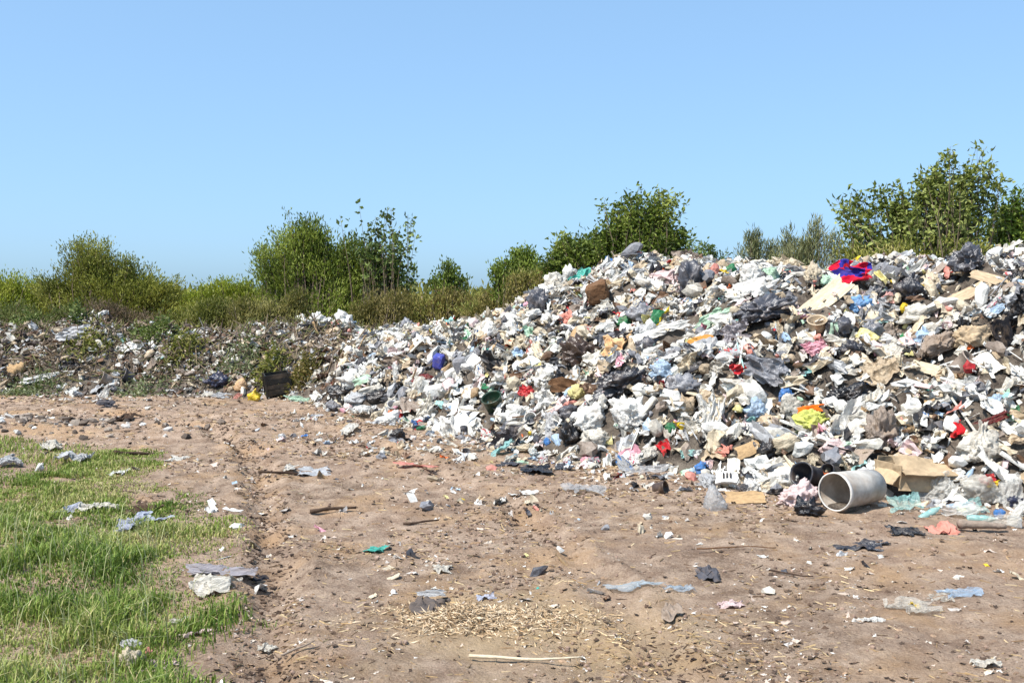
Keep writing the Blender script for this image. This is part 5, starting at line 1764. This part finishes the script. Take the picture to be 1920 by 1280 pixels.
def ground_litter():
    """straw, chips, clods and flecks trodden into the track"""
    r = np.random.default_rng(606)
    N = 115000
    y = 2.8 + 13 * r.uniform(0, 1, N) ** 1.25
    x = r.uniform(-0.62, 0.62, N) * y + r.normal(size=N) * 0.3
    h, sd = heap_raw(x, y)
    pat = fbm(xy1(x, y, 1.1), 4, 15)
    keep = (sd < 0.15) & (grass_cover(x, y) < 0.6) & (r.uniform(0, 1, N) < np.maximum(np.clip(0.16 + 3.0 * (pat - 0.45), 0.14, 1), np.where(rut_dist(x, y, RUTS[0]) < 0.16, 0.95, 0)))
    x, y, sd, pat = x[keep], y[keep], sd[keep], pat[keep]
    n = len(x)
    kind = r.choice(4, n, p=[0.48, 0.29, 0.06, 0.17])    # straw, chips, clods, pale flecks
    straw = np.exp(-(((x - 0.15) / 1.1) ** 2 + ((y - 4.75) / 0.5) ** 2))
    kind = np.where(r.uniform(0, 1, n) < straw * 0.5, 0, kind)
    V1 = np.array([(-0.5, -0.04, 0.0), (-0.5, 0.04, 0.0), (-0.5, 0.0, 0.06), (0.5, -0.03, 0.02), (0.5, 0.03, 0.02), (0.5, 0.0, 0.13)])
    F1 = np.array([(0, 3, 5, 2), (1, 2, 5, 4)])
    tri = lambda F: np.concatenate([F[:, [0, 1, 2]], F[:, [0, 2, 3]]])
    V2, F2 = s_film(31, 4, 0.9, 0.5)
    V3, F3 = s_bag(32, 1)
    V4, F4 = s_film(33, 4, 1.2, 0.6)
    LL = [(V1, tri(F1)), (V2, tri(F2)), (V3, F3), (V4, tri(F4))]
    s = np.choose(kind, [r.uniform(0.015, 0.065, n), r.uniform(0.008, 0.034, n), r.uniform(0.008, 0.028, n), r.uniform(0.008, 0.034, n) * np.where(r.uniform(0, 1, n) < 0.06, 2.2, 1.0)]) * (0.55 + 0.085 * y)
    pal = [np.array([srgb(190, 164, 122), srgb(170, 142, 104), srgb(146, 118, 88), srgb(206, 184, 146), srgb(98, 78, 62)]),
           np.array([srgb(96, 76, 62), srgb(120, 98, 80), srgb(78, 64, 54), srgb(156, 130, 106)]),
           np.array([srgb(150, 126, 110), srgb(128, 106, 92), srgb(166, 142, 126)]),
           np.array([srgb(210, 196, 180), srgb(190, 172, 156), srgb(198, 178, 162), srgb(186, 178, 170), srgb(222, 216, 206)])]
    C = np.zeros((n, 3))
    for k in range(4):
        m = kind == k
        C[m] = pal[k][r.integers(0, len(pal[k]), m.sum())]
    # dark crumbs along the wheel tracks
    rd = np.minimum(rut_dist(x, y, RUTS[0]), rut_dist(x, y, RUTS[1]) * 1.4) + 0.3 * (fbm(xy1(x, y, 2.1), 3, 29) - 0.5)
    turned = (rd < 0.10) & (r.uniform(0, 1, n) < 0.7) & ((fbm(xy1(x, y, 0.7), 2, 37) > 0.46) | (y < 6.4) | ((y > 9.8) & (y < 12)))
    C[turned] = np.array([srgb(74, 58, 48), srgb(92, 74, 60), srgb(60, 48, 42)])[r.integers(0, 3, turned.sum())]
    C *= r.uniform(0.75, 1.15, (n, 1))
    nr = np.tile([[0, 0, 1.0]], (n, 1)) + 0.18 * r.normal(size=(n, 3))
    R = bases(nr, r.uniform(0, 2 * math.pi, n))
    S = s[:, None] * np.stack([np.ones(n), np.where(kind == 0, r.uniform(0.5, 1.2, n), r.uniform(0.6, 1, n)), np.where(kind == 2, 0.7, np.where(kind == 0, 1.0, 0.35))], 1)
    V, F, C = scatter(LL, kind, R, S, np.stack([x, y, ground_z(x, y) - 0.002], 1), C)
    tag(link('ground_litter', new_mesh('ground_litter', V, F, M['litter'], col=C)), 'straw, chips and flecks trodden into the track', 'litter', kind='stuff')
ground_litter()

def old_twigs():
    """dead stalks tangled over the old pile"""
    r = np.random.default_rng(707)
    n = 5000
    x = r.uniform(-13, -2.2, n)
    y = r.uniform(15.2, 19.5, n)
    h, sd = heap_raw(x, y)
    k = (sd > 0.2)
    x, y = x[k], y[k]
    n = len(x)
    V1, F1 = boxmesh(-0.5, 0.5, -0.012, 0.012, 0, 0.024)
    V1[V1[:, 0] > 0, 2] += 0.05
    F1 = np.concatenate([F1[:, [0, 1, 2]], F1[:, [0, 2, 3]]])
    nr = surf_n(x, y) + 0.5 * r.normal(size=(n, 3))
    R = bases(nr, r.uniform(0, 6.283, n))
    s = r.uniform(0.15, 0.6, n)
    C = np.array([srgb(120, 104, 84), srgb(150, 132, 108), srgb(92, 78, 64), srgb(108, 108, 66)])[r.integers(0, 4, n)]
    V, F, C = scatter([(V1, F1)], np.zeros(n, int), R, np.stack([s, s, s], 1), np.stack([x, y, surf(x, y) + 0.03], 1), C)
    tag(link('dead_stalks', new_mesh('dead_stalks', V, F, M['litter'], col=C)), 'dead grey brown stalks over the old pile', 'stalks', kind='stuff')
old_twigs()

def rubble():
    r = np.random.default_rng(808)
    n = 900
    x = -6.6 + r.normal(size=n) * 1.2
    y = 11.75 + r.normal(size=n) * 0.4
    L = small_shapes()[2:7]
    s = 0.02 + 0.10 * r.uniform(0, 1, n) ** 3
    pal = np.array([srgb(110, 98, 88), srgb(150, 138, 126), srgb(196, 190, 182), srgb(84, 74, 66), srgb(224, 220, 212)])
    C = pal[r.choice(5, n, p=[.36, .26, .12, .21, .05])] * r.uniform(0.8, 1.1, (n, 1))
    R = bases(np.tile([[0, 0, 1.0]], (n, 1)) + 0.4 * r.normal(size=(n, 3)), r.uniform(0, 6.28, n))
    V, F, C = scatter(L, r.integers(0, 5, n), R, s[:, None] * np.array([[1.2, 0.9, 0.6]]), np.stack([x, y, ground_z(x, y) - 0.01], 1), C)
    tag(link('rubble', new_mesh('rubble', V, F, M['litter'], col=C)), 'low bank of grey rubble beyond the grass', 'rubble', kind='stuff')
rubble()
